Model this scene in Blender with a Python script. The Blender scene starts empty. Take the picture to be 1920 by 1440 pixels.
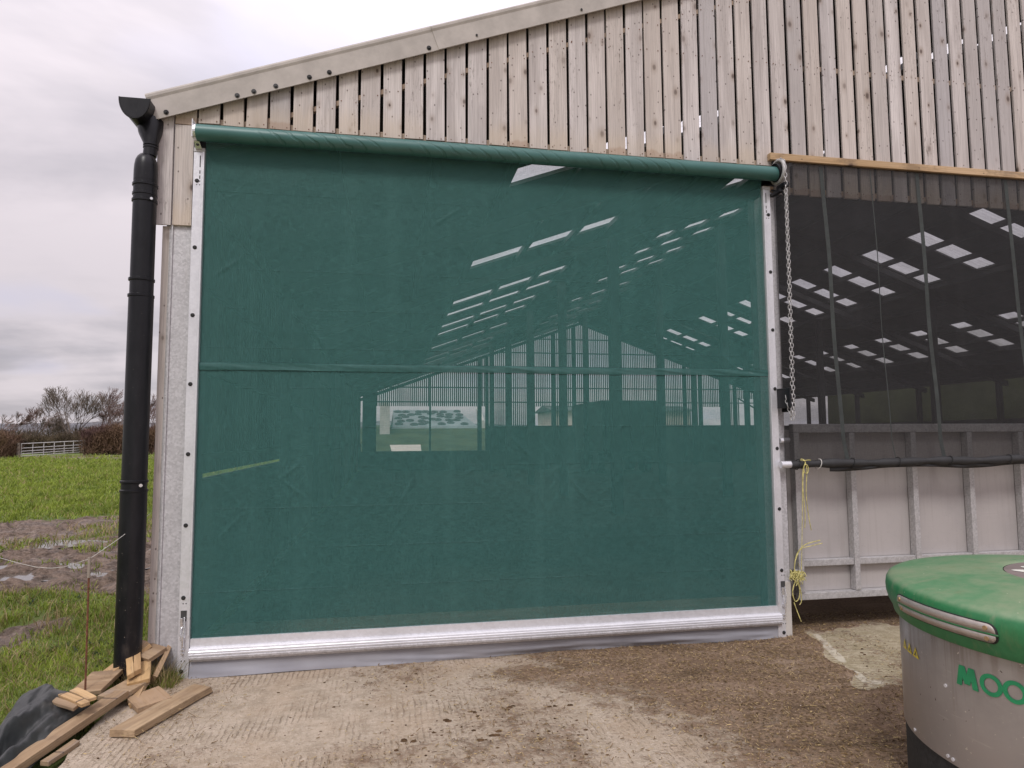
import bpy, math, random
import numpy as np
from mathutils import Vector, Matrix, Quaternion
random.seed(7); rng = np.random.default_rng(7)
scn = bpy.context.scene
COL = scn.collection
R = math.radians

# ------------------------------------------------------------------ camera
cam_d = bpy.data.cameras.new('camera'); cam = bpy.data.objects.new('camera', cam_d); COL.objects.link(cam)
scn.camera = cam
cam_d.sensor_width = 36; cam_d.lens = 36 * 1250 / 1920; cam_d.clip_end = 5000; cam_d.clip_start = 0.05
yaw, pit, rol = -0.1829, 0.07938, -0.005876
fw = Vector((-math.sin(yaw) * math.cos(pit), math.cos(yaw) * math.cos(pit), math.sin(pit)))
r0 = Vector((math.cos(yaw), math.sin(yaw), 0)); u0 = r0.cross(fw)
rt = math.cos(rol) * r0 + math.sin(rol) * u0; up = -math.sin(rol) * r0 + math.cos(rol) * u0
CAM = Vector((1.4645, -5.2723, 1.7))
cam.matrix_world = Matrix(((rt.x, up.x, -fw.x, CAM.x), (rt.y, up.y, -fw.y, CAM.y), (rt.z, up.z, -fw.z, CAM.z), (0, 0, 0, 1)))

# ------------------------------------------------------------------ world, sun, exposure
SUNV = Vector((-0.30, -0.72, 0.95)).normalized()
world = bpy.data.worlds.new('World'); scn.world = world; world.use_nodes = True
nt = world.node_tree; nt.nodes.clear()
def nd(t, typ, **kw):
    n = t.nodes.new(typ)
    for k, v in kw.items(): setattr(n, k, v)
    return n
def setv(t, sock, v):
    if isinstance(v, bpy.types.NodeSocket): t.links.new(v, sock)
    elif v is not None:
        if isinstance(v, (tuple, list)) and len(v) == 3 and sock.type == 'RGBA': v = (*v, 1)
        sock.default_value = v
def mth(t, op, a, b=None, c=None, clamp=False):
    n = nd(t, 'ShaderNodeMath', operation=op, use_clamp=clamp)
    for i, v in enumerate((a, b, c)):
        if v is not None: setv(t, n.inputs[i], v)
    return n.outputs[0]
def mixc(t, f, a, b, blend='MIX'):
    n = nd(t, 'ShaderNodeMix', data_type='RGBA', blend_type=blend)
    setv(t, n.inputs[0], f); setv(t, n.inputs[6], a); setv(t, n.inputs[7], b)
    return n.outputs[2]
def noise(t, vec, scale, detail=4, rough=.55, dist=0.0):
    n = nd(t, 'ShaderNodeTexNoise'); setv(t, n.inputs['Vector'], vec)
    n.inputs['Scale'].default_value = scale; n.inputs['Detail'].default_value = detail
    n.inputs['Roughness'].default_value = rough; n.inputs['Distortion'].default_value = dist
    return n.outputs[0]
def voro(t, vec, scale, feature='F1', rnd=1.0):
    n = nd(t, 'ShaderNodeTexVoronoi', feature=feature); setv(t, n.inputs['Vector'], vec)
    n.inputs['Scale'].default_value = scale; n.inputs['Randomness'].default_value = rnd
    return n
def ss(t, v, a, b, lo=0.0, hi=1.0):
    n = nd(t, 'ShaderNodeMapRange', interpolation_type='SMOOTHSTEP'); setv(t, n.inputs[0], v)
    n.inputs[1].default_value = a; n.inputs[2].default_value = b; n.inputs[3].default_value = lo; n.inputs[4].default_value = hi
    return n.outputs[0]
def mapv(t, vec, scale=(1, 1, 1), loc=(0, 0, 0), rot=(0, 0, 0)):
    n = nd(t, 'ShaderNodeMapping'); setv(t, n.inputs[0], vec)
    setv(t, n.inputs[1], loc); n.inputs[2].default_value = rot; n.inputs[3].default_value = scale
    return n.outputs[0]
def sep(t, vec):
    n = nd(t, 'ShaderNodeSeparateXYZ'); setv(t, n.inputs[0], vec); return n.outputs

tc = nd(nt, 'ShaderNodeTexCoord').outputs['Generated']
dx, dy, dz = sep(nt, tc)
zc = mth(nt, 'MAXIMUM', dz, 0.0)
den = mth(nt, 'ADD', zc, 0.16)
comb = nd(nt, 'ShaderNodeCombineXYZ')
setv(nt, comb.inputs[0], mth(nt, 'DIVIDE', dx, den)); setv(nt, comb.inputs[1], mth(nt, 'DIVIDE', dy, den))
n1 = noise(nt, mapv(nt, comb.outputs[0], (1, 1, 1), (3.1, 1.7, 0)), 0.75, 6, .55, .4)
n2 = noise(nt, mapv(nt, comb.outputs[0], (.5, 1.6, 1), (0.4, 6.2, 0)), 1.3, 5, .5, .2)
cl = mth(nt, 'ADD', mth(nt, 'MULTIPLY', n1, .65), mth(nt, 'MULTIPLY', n2, .35))
f1 = ss(nt, cl, .38, .60)
c_dark = (0.53, 0.495, 0.54); c_lit = (0.84, 0.76, 0.80)
ccol = mixc(nt, f1, c_dark, c_lit)
lav = ss(nt, noise(nt, mapv(nt, comb.outputs[0], (1, 1, 1), (9.3, 2.2, 0)), .9, 3), .52, .68)
ccol = mixc(nt, mth(nt, 'MULTIPLY', lav, .55), ccol, (0.72, 0.70, 0.86))
grad = mth(nt, 'ADD', 0.90, mth(nt, 'MULTIPLY', ss(nt, zc, .12, .95), 1.35))      # overcast sky: brighter towards the zenith
vm = nd(nt, 'ShaderNodeVectorMath', operation='SCALE'); setv(nt, vm.inputs[0], ccol); setv(nt, vm.inputs[3], mth(nt, 'MULTIPLY', grad, 10.0))
sky = nd(nt, 'ShaderNodeTexSky', sky_type='NISHITA', sun_disc=False)
sky.sun_elevation = math.asin(SUNV.z); sky.sun_rotation = math.atan2(SUNV.x, SUNV.y)
mixed = mixc(nt, 0.93, sky.outputs[0], vm.outputs[0])
bg = nd(nt, 'ShaderNodeBackground'); setv(nt, bg.inputs[0], mixed); bg.inputs[1].default_value = 0.1
out = nd(nt, 'ShaderNodeOutputWorld'); nt.links.new(bg.outputs[0], out.inputs[0])
sd = bpy.data.lights.new('sun', 'SUN'); sd.energy = 1.7; sd.angle = R(14); sd.color = (1, .965, .93)
so = bpy.data.objects.new('sun', sd); COL.objects.link(so)
so.rotation_euler = SUNV.to_track_quat('Z', 'Y').to_euler(); so.location = (5, -10, 20)
scn.view_settings.view_transform = 'Standard'; scn.view_settings.look = 'None'
scn.view_settings.exposure = 0.0; scn.view_settings.gamma = 1.0
scn.render.engine = 'CYCLES'
scn.cycles.max_bounces = 8; scn.cycles.transparent_max_bounces = 16

# ------------------------------------------------------------------ materials
def material(name):
    m = bpy.data.materials.new(name); m.use_nodes = True; t = m.node_tree; t.nodes.clear()
    o = nd(t, 'ShaderNodeOutputMaterial'); b = nd(t, 'ShaderNodeBsdfPrincipled'); t.links.new(b.outputs[0], o.inputs[0])
    return m, t, b, o
def objc(t): return nd(t, 'ShaderNodeTexCoord').outputs['Object']
def bump(t, b, h, strength=.4, dist=.01):
    n = nd(t, 'ShaderNodeBump'); n.inputs['Strength'].default_value = strength; n.inputs['Distance'].default_value = dist
    setv(t, n.inputs['Height'], h); t.links.new(n.outputs[0], b.inputs['Normal']); return n
def simple(name, col, rough=.6, metal=0.0, var=.25, scale=9, bumpd=0.0, spec=.5, bscale=60):
    m, t, b, o = material(name); oc = objc(t)
    n = noise(t, oc, scale, 5, .6)
    dark = tuple(c * (1 - var) for c in col); lite = tuple(min(1, c * (1 + var)) for c in col)
    setv(t, b.inputs['Base Color'], mixc(t, ss(t, n, .3, .7), dark, lite))
    b.inputs['Roughness'].default_value = rough; b.inputs['Metallic'].default_value = metal
    b.inputs['Specular IOR Level'].default_value = spec
    if bumpd: bump(t, b, noise(t, oc, bscale, 4, .6), .5, bumpd)
    return m
M = {}
def wood_mat(name, c0, c1, grain_axis='Z', knots=True, warm=False, tint=.5, tints=((.44, .37, .29), (.30, .285, .295))):
    m, t, b, o = material(name)
    oi = nd(t, 'ShaderNodeObjectInfo'); rnd = oi.outputs['Random']
    oc = objc(t); vm = nd(t, 'ShaderNodeVectorMath', operation='ADD')
    cb = nd(t, 'ShaderNodeCombineXYZ')
    for i, k in enumerate((37.0, 91.0, 53.0)): setv(t, cb.inputs[i], mth(t, 'MULTIPLY', rnd, k))
    setv(t, vm.inputs[0], oc); setv(t, vm.inputs[1], cb.outputs[0]); v = vm.outputs[0]
    rot = (0, 0, 0) if grain_axis == 'Z' else (0, R(90), 0)
    v = mapv(t, v, (1, 1, 1), (0, 0, 0), rot)
    broad = noise(t, mapv(t, v, (9, 9, .8)), 1, 4, .6, .5)
    fine = noise(t, mapv(t, v, (130, 60, 2.2)), 1, 3, .7, .35)
    ring = nd(t, 'ShaderNodeTexWave', wave_type='BANDS', bands_direction='X'); setv(t, ring.inputs[0], mapv(t, v, (1, .4, .09)))
    ring.inputs['Scale'].default_value = 17; ring.inputs['Distortion'].default_value = 7.5; ring.inputs['Detail'].default_value = 2
    ring.inputs['Detail Scale'].default_value = 1.6
    base = mixc(t, ss(t, broad, .3, .7), c0, c1)
    r2 = mth(t, 'FRACT', mth(t, 'MULTIPLY', rnd, 17.31))
    base = mixc(t, mth(t, 'MULTIPLY', ss(t, r2, .25, 1), tint), base, tints[0])
    base = mixc(t, mth(t, 'MULTIPLY', ss(t, mth(t, 'FRACT', mth(t, 'MULTIPLY', rnd, 7.77)), .55, 1), tint * 1.3), base, tints[1])
    base = mixc(t, mth(t, 'MULTIPLY', ss(t, fine, .5, .72), .42), base, tuple(c * .5 for c in c0))
    base = mixc(t, mth(t, 'MULTIPLY', ss(t, ring.outputs['Fac'], .6, 1.0), .20), base, tuple(c * .6 for c in c0))
    if knots:
        vx, vy, vz = sep(t, v); c2 = nd(t, 'ShaderNodeCombineXYZ'); setv(t, c2.inputs[0], vx); setv(t, c2.inputs[1], vz)
        kv = nd(t, 'ShaderNodeTexVoronoi', voronoi_dimensions='2D'); setv(t, kv.inputs['Vector'], mapv(t, c2.outputs[0], (6.2, 3.6, 1))); kv.inputs['Scale'].default_value = 1
        wob = mth(t, 'ADD', kv.outputs['Distance'], mth(t, 'MULTIPLY', mth(t, 'SUBTRACT', broad, .5), .09))
        kc = sep(t, kv.outputs['Color']); keep = mth(t, 'MULTIPLY', mth(t, 'GREATER_THAN', kc[0], .50), mth(t, 'ADD', .15, mth(t, 'MULTIPLY', kc[1], .85)))
        wsz = mth(t, 'ADD', .6, mth(t, 'MULTIPLY', kc[2], .9)); wob = mth(t, 'DIVIDE', wob, wsz)
        base = mixc(t, mth(t, 'MULTIPLY', mth(t, 'MULTIPLY', ss(t, wob, .06, .26, 1, 0), keep), .5), base, (.26, .19, .14))
        base = mixc(t, mth(t, 'MULTIPLY', mth(t, 'MULTIPLY', ss(t, wob, .03, .105, 1, 0), keep), .9), base, (.075, .05, .042))
        k2 = nd(t, 'ShaderNodeTexVoronoi', voronoi_dimensions='2D'); setv(t, k2.inputs['Vector'], mapv(t, c2.outputs[0], (15, 10, 1))); k2.inputs['Scale'].default_value = 1
        keep2 = mth(t, 'GREATER_THAN', sep(t, k2.outputs['Color'])[1], .72)
        base = mixc(t, mth(t, 'MULTIPLY', mth(t, 'MULTIPLY', ss(t, k2.outputs['Distance'], .04, .11, 1, 0), keep2), .8), base, (.07, .05, .045))
        mold = noise(t, mapv(t, v, (60, 30, 14)), 1, 5, .75)
        mz = noise(t, mapv(t, v, (6, 1, 1.3), (4, 2, 1)), 1, 2)
        base = mixc(t, mth(t, 'MULTIPLY', mth(t, 'MULTIPLY', ss(t, mold, .54, .68), ss(t, mz, .48, .66)), .65), base, (.11, .085, .07))
        streak = noise(t, mapv(t, v, (38, 9, .55), (1, 5, 2)), 1, 4, .65)
        base = mixc(t, mth(t, 'MULTIPLY', ss(t, streak, .52, .74), .45), base, (.27, .235, .225))
    if warm:   # sheltered foot of each board keeps its fresh honey colour, with ragged upper edge
        z = sep(t, oc)[2]
        e = mth(t, 'ADD', z, mth(t, 'MULTIPLY', mth(t, 'SUBTRACT', noise(t, mapv(t, v, (22, 9, 5)), 1, 3), .5), .16))
        base = mixc(t, mth(t, 'MULTIPLY', mth(t, 'MULTIPLY', ss(t, e, .05, .26, 1, 0), ss(t, r2, .1, .7)), .45), base, (.56, .45, .33))
        e2 = mth(t, 'ADD', z, mth(t, 'MULTIPLY', broad, .12))
        base = mixc(t, mth(t, 'MULTIPLY', mth(t, 'MULTIPLY', ss(t, e2, .10, .125, 1, 0), mth(t, 'GREATER_THAN', r2, .80)), .30), base, (.30, .15, .075))
    if not warm and knots:
        dz_ = noise(t, mapv(t, v, (5, 7, 3)), 1, 6, .7)
        base = mixc(t, mth(t, 'MULTIPLY', ss(t, dz_, .50, .66), .5), base, (.15, .10, .065))
    setv(t, b.inputs['Base Color'], base); b.inputs['Roughness'].default_value = .85; b.inputs['Specular IOR Level'].default_value = .25
    bump(t, b, mth(t, 'ADD', mth(t, 'MULTIPLY', fine, .6), mth(t, 'MULTIPLY', ring.outputs['Fac'], .25)), .5, .003)
    return m
M['board'] = wood_mat('weathered_boards', (.44, .40, .388), (.665, .615, .60), warm=True, tint=.5, tints=((.54, .465, .40), (.375, .36, .375)))
M['batten'] = wood_mat('fresh_batten', (.43, .29, .16), (.57, .41, .26), 'X', tint=.1)
M['innerwood'] = wood_mat('inner_timber', (.36, .25, .16), (.48, .35, .24), 'X', knots=False)
M['offcut'] = wood_mat('offcut_timber', (.45, .285, .13), (.60, .41, .215), 'X', tint=.55, tints=((.36, .23, .13), (.33, .235, .17)))
M['oldplank'] = wood_mat('old_plank', (.27, .18, .105), (.44, .32, .20), 'X', tint=.3, tints=((.33, .22, .14), (.25, .19, .14)))

def galv_mat(name, col, metal=.35, rough=.5, spangle=.16, streak=.18):
    m, t, b, o = material(name); oc = objc(t)
    v = voro(t, oc, 75); a = sep(t, v.outputs['Color'])[0]
    n = noise(t, oc, 3.0, 5, .65); st = noise(t, mapv(t, oc, (22, 22, 1.1)), 1, 4, .6)
    c = mixc(t, mth(t, 'MULTIPLY', a, 1.0), tuple(x * (1 - spangle) for x in col), tuple(x * (1 + spangle) for x in col))
    c = mixc(t, mth(t, 'MULTIPLY', ss(t, n, .42, .7), .30), c, tuple(x * .72 for x in col))
    c = mixc(t, mth(t, 'MULTIPLY', ss(t, st, .52, .72), streak), c, (.34, .29, .24))
    setv(t, b.inputs['Base Color'], c); b.inputs['Metallic'].default_value = metal
    setv(t, b.inputs['Roughness'], mth(t, 'ADD', rough - .08, mth(t, 'MULTIPLY', a, .16)))
    bump(t, b, noise(t, oc, 140, 3), .25, .001)
    return m
M['galv'] = galv_mat('galvanised_steel', (.52, .51, .525), .25, .55)
M['gatebar'] = galv_mat('galvanised_bars', (.46, .45, .45), .3, .5)
M['alu'] = galv_mat('bare_aluminium', (.70, .70, .73), .4, .36, .04, .03)
M['zincplate'] = galv_mat('zinc_plated_fittings', (.72, .72, .74), .7, .25, .08, .02)
def panel_mat():
    m, t, b, o = material('sheet_panel'); oc = objc(t)
    n = noise(t, oc, 1.6, 5, .6); st = noise(t, mapv(t, oc, (30, 5, 1.2)), 1, 4, .6); h = noise(t, mapv(t, oc, (3, 5, 60)), 1, 3)
    c = mixc(t, ss(t, n, .3, .7), (.385, .36, .355), (.455, .425, .412))
    c = mixc(t, mth(t, 'MULTIPLY', ss(t, st, .5, .75), .3), c, (.30, .27, .25))
    c = mixc(t, mth(t, 'MULTIPLY', ss(t, h, .6, .75), .12), c, (.55, .52, .5))
    sp = noise(t, oc, 120, 2); c = mixc(t, mth(t, 'MULTIPLY', ss(t, sp, .68, .74), .5), c, (.12, .09, .07))
    setv(t, b.inputs['Base Color'], c); b.inputs['Metallic'].default_value = .15; b.inputs['Roughness'].default_value = .5
    bump(t, b, mth(t, 'ADD', n, mth(t, 'MULTIPLY', noise(t, oc, 90, 3), .05)), .2, .02)
    return m
M['panel'] = panel_mat()
def pipe_mat():
    m, t, b, o = material('black_plastic'); oc = objc(t)
    z = sep(t, nd(t, 'ShaderNodeNewGeometry').outputs['Position'])[2]
    n = noise(t, mapv(t, oc, (1, 1, .35)), 9, 5, .7); sp = noise(t, oc, 60, 2)
    c = mixc(t, ss(t, n, .3, .7), (.006, .006, .008), (.012, .012, .015))
    c = mixc(t, mth(t, 'MULTIPLY', ss(t, sp, .71, .75), mth(t, 'ADD', .12, ss(t, z, 1.6, .2, 0, .6))), c, (.30, .26, .22))
    c = mixc(t, mth(t, 'MULTIPLY', mth(t, 'MULTIPLY', ss(t, n, .45, .75), ss(t, z, 1.0, .1, 0, 1)), .35), c, (.15, .12, .095))
    setv(t, b.inputs['Base Color'], c); setv(t, b.inputs['Roughness'], mth(t, 'ADD', .24, mth(t, 'MULTIPLY', n, .2))); b.inputs['Specular IOR Level'].default_value = .30
    return m
M['black'] = pipe_mat()
M['blackrub'] = simple('black_rubber', (.014, .014, .014), .7, 0, .3, 30, .002)
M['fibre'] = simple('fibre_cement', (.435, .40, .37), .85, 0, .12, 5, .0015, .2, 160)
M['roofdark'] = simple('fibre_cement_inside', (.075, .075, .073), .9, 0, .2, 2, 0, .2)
M['steelpaint'] = simple('dull_steel', (.05, .05, .05), .6, .2, .25, 3)
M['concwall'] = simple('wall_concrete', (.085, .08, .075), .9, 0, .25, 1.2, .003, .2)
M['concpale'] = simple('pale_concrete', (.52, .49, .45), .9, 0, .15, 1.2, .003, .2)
M['green_web'] = simple('webbing', (.22, .27, .25), .8, 0, .2, 6)
M['rust'] = simple('rusty_rod', (.16, .065, .035), .9, .1, .4, 40)
M['twine'] = simple('yellow_twine', (.50, .45, .17), .8, 0, .4, 30)
M['wire'] = simple('white_polywire', (.60, .58, .54), .6, 0, .1)
M['barngate'] = simple('pale_gate_metal', (.62, .62, .60), .5, .2, .1, 2)
M['post'] = simple('grey_post_wood', (.26, .22, .18), .9, 0, .3, 6)
M['tyre'] = simple('tyre_rubber', (.06, .07, .07), .8)
M['sheetblue'] = simple('silage_sheet', (.17, .205, .205), .5, 0, .25, .6)
M['wagon'] = simple('wagon_body', (.05, .075, .06), .6, 0, .3, 1)
M['beigeclad'] = simple('far_cladding', (.55, .48, .42), .8, 0, .12, .8)
M['redclad'] = simple('far_brick_red', (.22, .075, .06), .8, 0, .3, 2)
M['dung'] = simple('dung_crumbs', (.085, .052, .028), .95, 0, .4, 20, 0, .15)
M['straw'] = simple('straw', (.40, .30, .15), .8, 0, .35, 60, 0, .25)
M['strawdark'] = simple('wet_straw', (.16, .105, .05), .85, 0, .4, 60, 0, .2)
M['steel'] = galv_mat('brushed_steel_strip', (.50, .45, .42), .55, .4, .05, .35)
M['stone'] = simple('gravel', (.42, .34, .28), .9, 0, .4, 30, 0, .2)

def grass_mat(name, a, b_, dry):
    m, t, b, o = material(name)
    oc = nd(t, 'ShaderNodeNewGeometry').outputs['Position']
    rp = nd(t, 'ShaderNodeNewGeometry').outputs['Random Per Island']
    n = noise(t, oc, .8, 4, .6)
    c = mixc(t, ss(t, n, .35, .65), a, b_)
    c = mixc(t, mth(t, 'MULTIPLY', ss(t, noise(t, mapv(t, oc, (1, 1, .2)), 3.5, 4, .65), .48, .62), .6), c, tuple(x * .42 for x in a))
    c = mixc(t, mth(t, 'MULTIPLY', ss(t, rp, .35, 1), .5), c, tuple(x * 1.55 for x in b_))
    c = mixc(t, mth(t, 'MULTIPLY', ss(t, mth(t, 'FRACT', mth(t, 'MULTIPLY', rp, 13.7)), .80, .86), ss(t, noise(t, oc, .55, 3), .35, .6)), c, dry)
    setv(t, b.inputs['Base Color'], c); b.inputs['Roughness'].default_value = .6; b.inputs['Specular IOR Level'].default_value = .3
    tr = nd(t, 'ShaderNodeBsdfTranslucent'); setv(t, tr.inputs[0], c)
    mx = nd(t, 'ShaderNodeMixShader'); mx.inputs[0].default_value = .3
    t.links.new(b.outputs[0], mx.inputs[1]); t.links.new(tr.outputs[0], mx.inputs[2]); t.links.new(mx.outputs[0], o.inputs[0])
    return m
M['grass'] = grass_mat('grass_blades', (.145, .205, .032), (.26, .325, .048), (.36, .29, .14))
M['drygrass'] = grass_mat('dry_grass', (.25, .19, .09), (.38, .30, .16), (.10, .13, .03))
M['leaf'] = grass_mat('ivy', (.02, .04, .015), (.04, .065, .02), (.06, .05, .03))
def twig_mat(name, a, b_):
    m, t, b, o = material(name)
    g = nd(t, 'ShaderNodeNewGeometry'); n = noise(t, g.outputs['Position'], .35, 3)
    c = mixc(t, ss(t, n, .38, .62), a, b_)
    c = mixc(t, mth(t, 'MULTIPLY', g.outputs['Random Per Island'], .5), c, tuple(x * .5 for x in a))
    setv(t, b.inputs['Base Color'], c); b.inputs['Roughness'].default_value = .9; b.inputs['Specular IOR Level'].default_value = .15
    return m
M['bark'] = twig_mat('bare_bark', (.155, .125, .105), (.21, .17, .14))
M['barkred'] = twig_mat('reddish_twigs', (.185, .125, .115), (.235, .17, .145))
M['hedge'] = twig_mat('winter_hedge', (.125, .075, .07), (.20, .13, .08))
M['hedgedark'] = twig_mat('dark_hedge', (.085, .065, .05), (.13, .10, .06))

def mesh_mat(name, col, tfac, scale, sheen=.0, rough=.6, crease=True, stain=None):
    """woven see-through cloth: open pores pass light, threads are diffuse"""
    m, t, b, o = material(name); oc = objc(t)
    n = noise(t, oc, 1.3, 5, .65); fine = noise(t, mapv(t, oc, (150, 1, 16)), 1, 3, .65); fine2 = noise(t, mapv(t, oc, (16, 1, 150)), 1, 3, .65)
    weave = mth(t, 'ADD', fine, fine2)
    c = mixc(t, ss(t, n, .3, .7), tuple(x * .90 for x in col), tuple(x * 1.10 for x in col))
    c = mixc(t, ss(t, weave, .80, 1.2), tuple(x * .80 for x in col), tuple(x * 1.1 for x in col))
    c = mixc(t, mth(t, 'MULTIPLY', ss(t, n, .3, .7), .35), c, tuple(x * 1.15 for x in col))
    c = mixc(t, mth(t, 'MULTIPLY', ss(t, noise(t, mapv(t, oc, (6, 1, .35)), 1, 4, .6), .48, .7), .30), c, tuple(x * 1.25 + .012 for x in col))
    warp = noise(t, oc, 2.2, 3, .5)
    wv = nd(t, 'ShaderNodeVectorMath', operation='ADD'); setv(t, wv.inputs[0], oc)
    cw = nd(t, 'ShaderNodeCombineXYZ'); setv(t, cw.inputs[0], mth(t, 'MULTIPLY', warp, .35)); setv(t, cw.inputs[2], mth(t, 'MULTIPLY', noise(t, oc, 1.7, 3), .4)); setv(t, wv.inputs[1], cw.outputs[0])
    e1 = voro(t, mapv(t, wv.outputs[0], (2.6, .001, 2.0)), 1, 'DISTANCE_TO_EDGE').outputs['Distance']
    e2 = voro(t, mapv(t, wv.outputs[0], (5.2, .001, 7.0), (3.3, 0, 1.2)), 1, 'DISTANCE_TO_EDGE').outputs['Distance']
    k1 = mth(t, 'MULTIPLY', ss(t, e1, 0, .022, 1, 0), ss(t, noise(t, oc, 1.8, 2), .50, .60))
    k2 = mth(t, 'MULTIPLY', ss(t, e2, 0, .05, 1, 0), ss(t, noise(t, mapv(t, oc, (1, 1, 1), (5, 0, 3)), 1.5, 2), .52, .62))
    z = sep(t, oc)[2]
    zz = mth(t, 'ADD', mth(t, 'MULTIPLY', z, 3.35), mth(t, 'MULTIPLY', warp, .05))
    fold = ss(t, mth(t, 'PINGPONG', zz, .5), 0, .014, 1, 0)
    fold = mth(t, 'MULTIPLY', fold, ss(t, noise(t, mapv(t, oc, (.8, 1, 6)), 1, 2), .42, .55))
    cr = mth(t, 'ADD', mth(t, 'ADD', mth(t, 'MULTIPLY', k1, .25), mth(t, 'MULTIPLY', k2, .12)), mth(t, 'MULTIPLY', fold, .7))
    if crease:
        c = mixc(t, mth(t, 'MULTIPLY', cr, .13), c, tuple(min(1, x * 1.9 + .03) for x in col))
        hgt = mth(t, 'ADD', mth(t, 'MULTIPLY', cr, .5), mth(t, 'ADD', mth(t, 'MULTIPLY', noise(t, oc, 3, 2, .5), .5), mth(t, 'MULTIPLY', weave, .03)))
        bump(t, b, hgt, .7, .010)
    if stain:
        c = mixc(t, mth(t, 'MULTIPLY', ss(t, noise(t, oc, .9, 5, .7), .5, .75), .5), c, stain)
    setv(t, b.inputs['Base Color'], c); b.inputs['Roughness'].default_value = rough; b.inputs['Specular IOR Level'].default_value = .35
    tp = nd(t, 'ShaderNodeBsdfTransparent'); mx = nd(t, 'ShaderNodeMixShader')
    tf = mth(t, 'MULTIPLY', tfac, mth(t, 'ADD', .86, mth(t, 'MULTIPLY', ss(t, weave, .7, 1.35, 1, 0), .28)))
    setv(t, mx.inputs[0], tf if tfac else 0.0)
    t.links.new(b.outputs[0], mx.inputs[1]); t.links.new(tp.outputs[0], mx.inputs[2]); t.links.new(mx.outputs[0], o.inputs[0])
    return m
GREEN = (.051, .166, .153)
M['green'] = mesh_mat('green_mesh_cloth', GREEN, .42, 1)
M['greensolid'] = mesh_mat('green_cloth_double', tuple(c * .68 for c in GREEN), 0.12, 1)
M['netting'] = mesh_mat('black_windbreak_net', (.024, .0235, .0245), .36, 1, stain=(.036, .034, .032))
M['netsolid'] = mesh_mat('black_net_rolled', (.030, .030, .031), 0.0, 1)
def roll_mat():
    m, t, b, o = material('rolled_green_cloth'); oc = objc(t)
    n = noise(t, oc, 4, 4)
    w = nd(t, 'ShaderNodeTexWave', wave_type='BANDS', bands_direction='DIAGONAL'); setv(t, w.inputs[0], mapv(t, oc, (1, .4, 1.5)))
    w.inputs['Scale'].default_value = 5.2; w.inputs['Distortion'].default_value = 2.0; w.inputs['Detail'].default_value = 2; w.inputs['Detail Scale'].default_value = 2
    msk = ss(t, noise(t, mapv(t, oc, (1.3, 1, 1)), 1.2, 3), .40, .52)
    x = sep(t, oc)[0]; msk = mth(t, 'MULTIPLY', msk, mth(t, 'MULTIPLY', ss(t, x, .35, .7), ss(t, x, 3.9, 4.4, 1, 0)))
    h = mth(t, 'MULTIPLY', ss(t, w.outputs['Fac'], .80, .97), msk)
    c = mixc(t, ss(t, n, .3, .7), (.040, .122, .112), (.050, .148, .136)); c = mixc(t, mth(t, 'MULTIPLY', h, .30), c, (.03, .10, .085))
    setv(t, b.inputs['Base Color'], c); b.inputs['Roughness'].default_value = .42
    bump(t, b, mth(t, 'SUBTRACT', mth(t, 'MULTIPLY', n, .3), h), .6, .006)
    return m
M['roll'] = roll_mat()
def pvc_mat():
    m, t, b, o = material('grey_pvc'); oc = objc(t)
    setv(t, b.inputs['Base Color'], mixc(t, ss(t, noise(t, oc, 2.5, 4), .3, .7), (.27, .27, .30), (.33, .33, .36)))
    b.inputs['Roughness'].default_value = .3; return m
M['pvc'] = pvc_mat()
def skylight_mat():
    m, t, b, o = material('translucent_skylight'); oc = objc(t)
    c = mixc(t, ss(t, noise(t, mapv(t, oc, (.5, 3, 1)), 1.3, 5, .65), .3, .7), (.66, .66, .66), (.93, .93, .95))
    tr = nd(t, 'ShaderNodeBsdfTranslucent'); setv(t, tr.inputs[0], c)
    tp = nd(t, 'ShaderNodeBsdfTransparent'); setv(t, tp.inputs[0], (.9, .9, .92))
    mx = nd(t, 'ShaderNodeMixShader'); mx.inputs[0].default_value = .5
    t.links.new(tr.outputs[0], mx.inputs[1]); t.links.new(tp.outputs[0], mx.inputs[2]); t.links.new(mx.outputs[0], o.inputs[0])
    return m
M['skylight'] = skylight_mat()

def attr(t, name): 
    n = nd(t, 'ShaderNodeAttribute', attribute_name=name); return n.outputs['Fac']
def field_mat():
    m, t, b, o = material('field_soil_and_turf'); oc = nd(t, 'ShaderNodeNewGeometry').outputs['Position']
    mud = attr(t, 'mud')
    n = noise(t, oc, 1.2, 6, .65); n2 = noise(t, oc, 9, 5, .7)
    g = mixc(t, ss(t, n, .35, .65), (.08, .115, .022), (.13, .175, .03)); g = mixc(t, mth(t, 'MULTIPLY', ss(t, n2, .5, .7), .4), g, (.07, .10, .02))
    d = mixc(t, ss(t, n2, .35, .65), (.058, .038, .026), (.185, .132, .10)); d = mixc(t, mth(t, 'MULTIPLY', ss(t, noise(t, oc, 26, 4, .7), .5, .68), .5), d, (.26, .21, .17))
    mm = ss(t, mth(t, 'ADD', mud, mth(t, 'MULTIPLY', mth(t, 'SUBTRACT', n2, .5), .5)), .4, .6)
    setv(t, b.inputs['Base Color'], mixc(t, mm, g, d))
    setv(t, b.inputs['Roughness'], mth(t, 'SUBTRACT', .9, mth(t, 'MULTIPLY', mm, mth(t, 'MULTIPLY', ss(t, n, .45, .65), .45))))
    bump(t, b, n2, 1.0, .05)
    return m
M['field'] = field_mat()
def puddle_mat():
    m, t, b, o = material('puddle_water'); oc = objc(t)
    setv(t, b.inputs['Base Color'], (.10, .085, .07)); b.inputs['Roughness'].default_value = .06
    b.inputs['Specular IOR Level'].default_value = .9
    bump(t, b, noise(t, oc, 14, 3), .12, .01); return m
M['puddle'] = puddle_mat()
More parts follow.
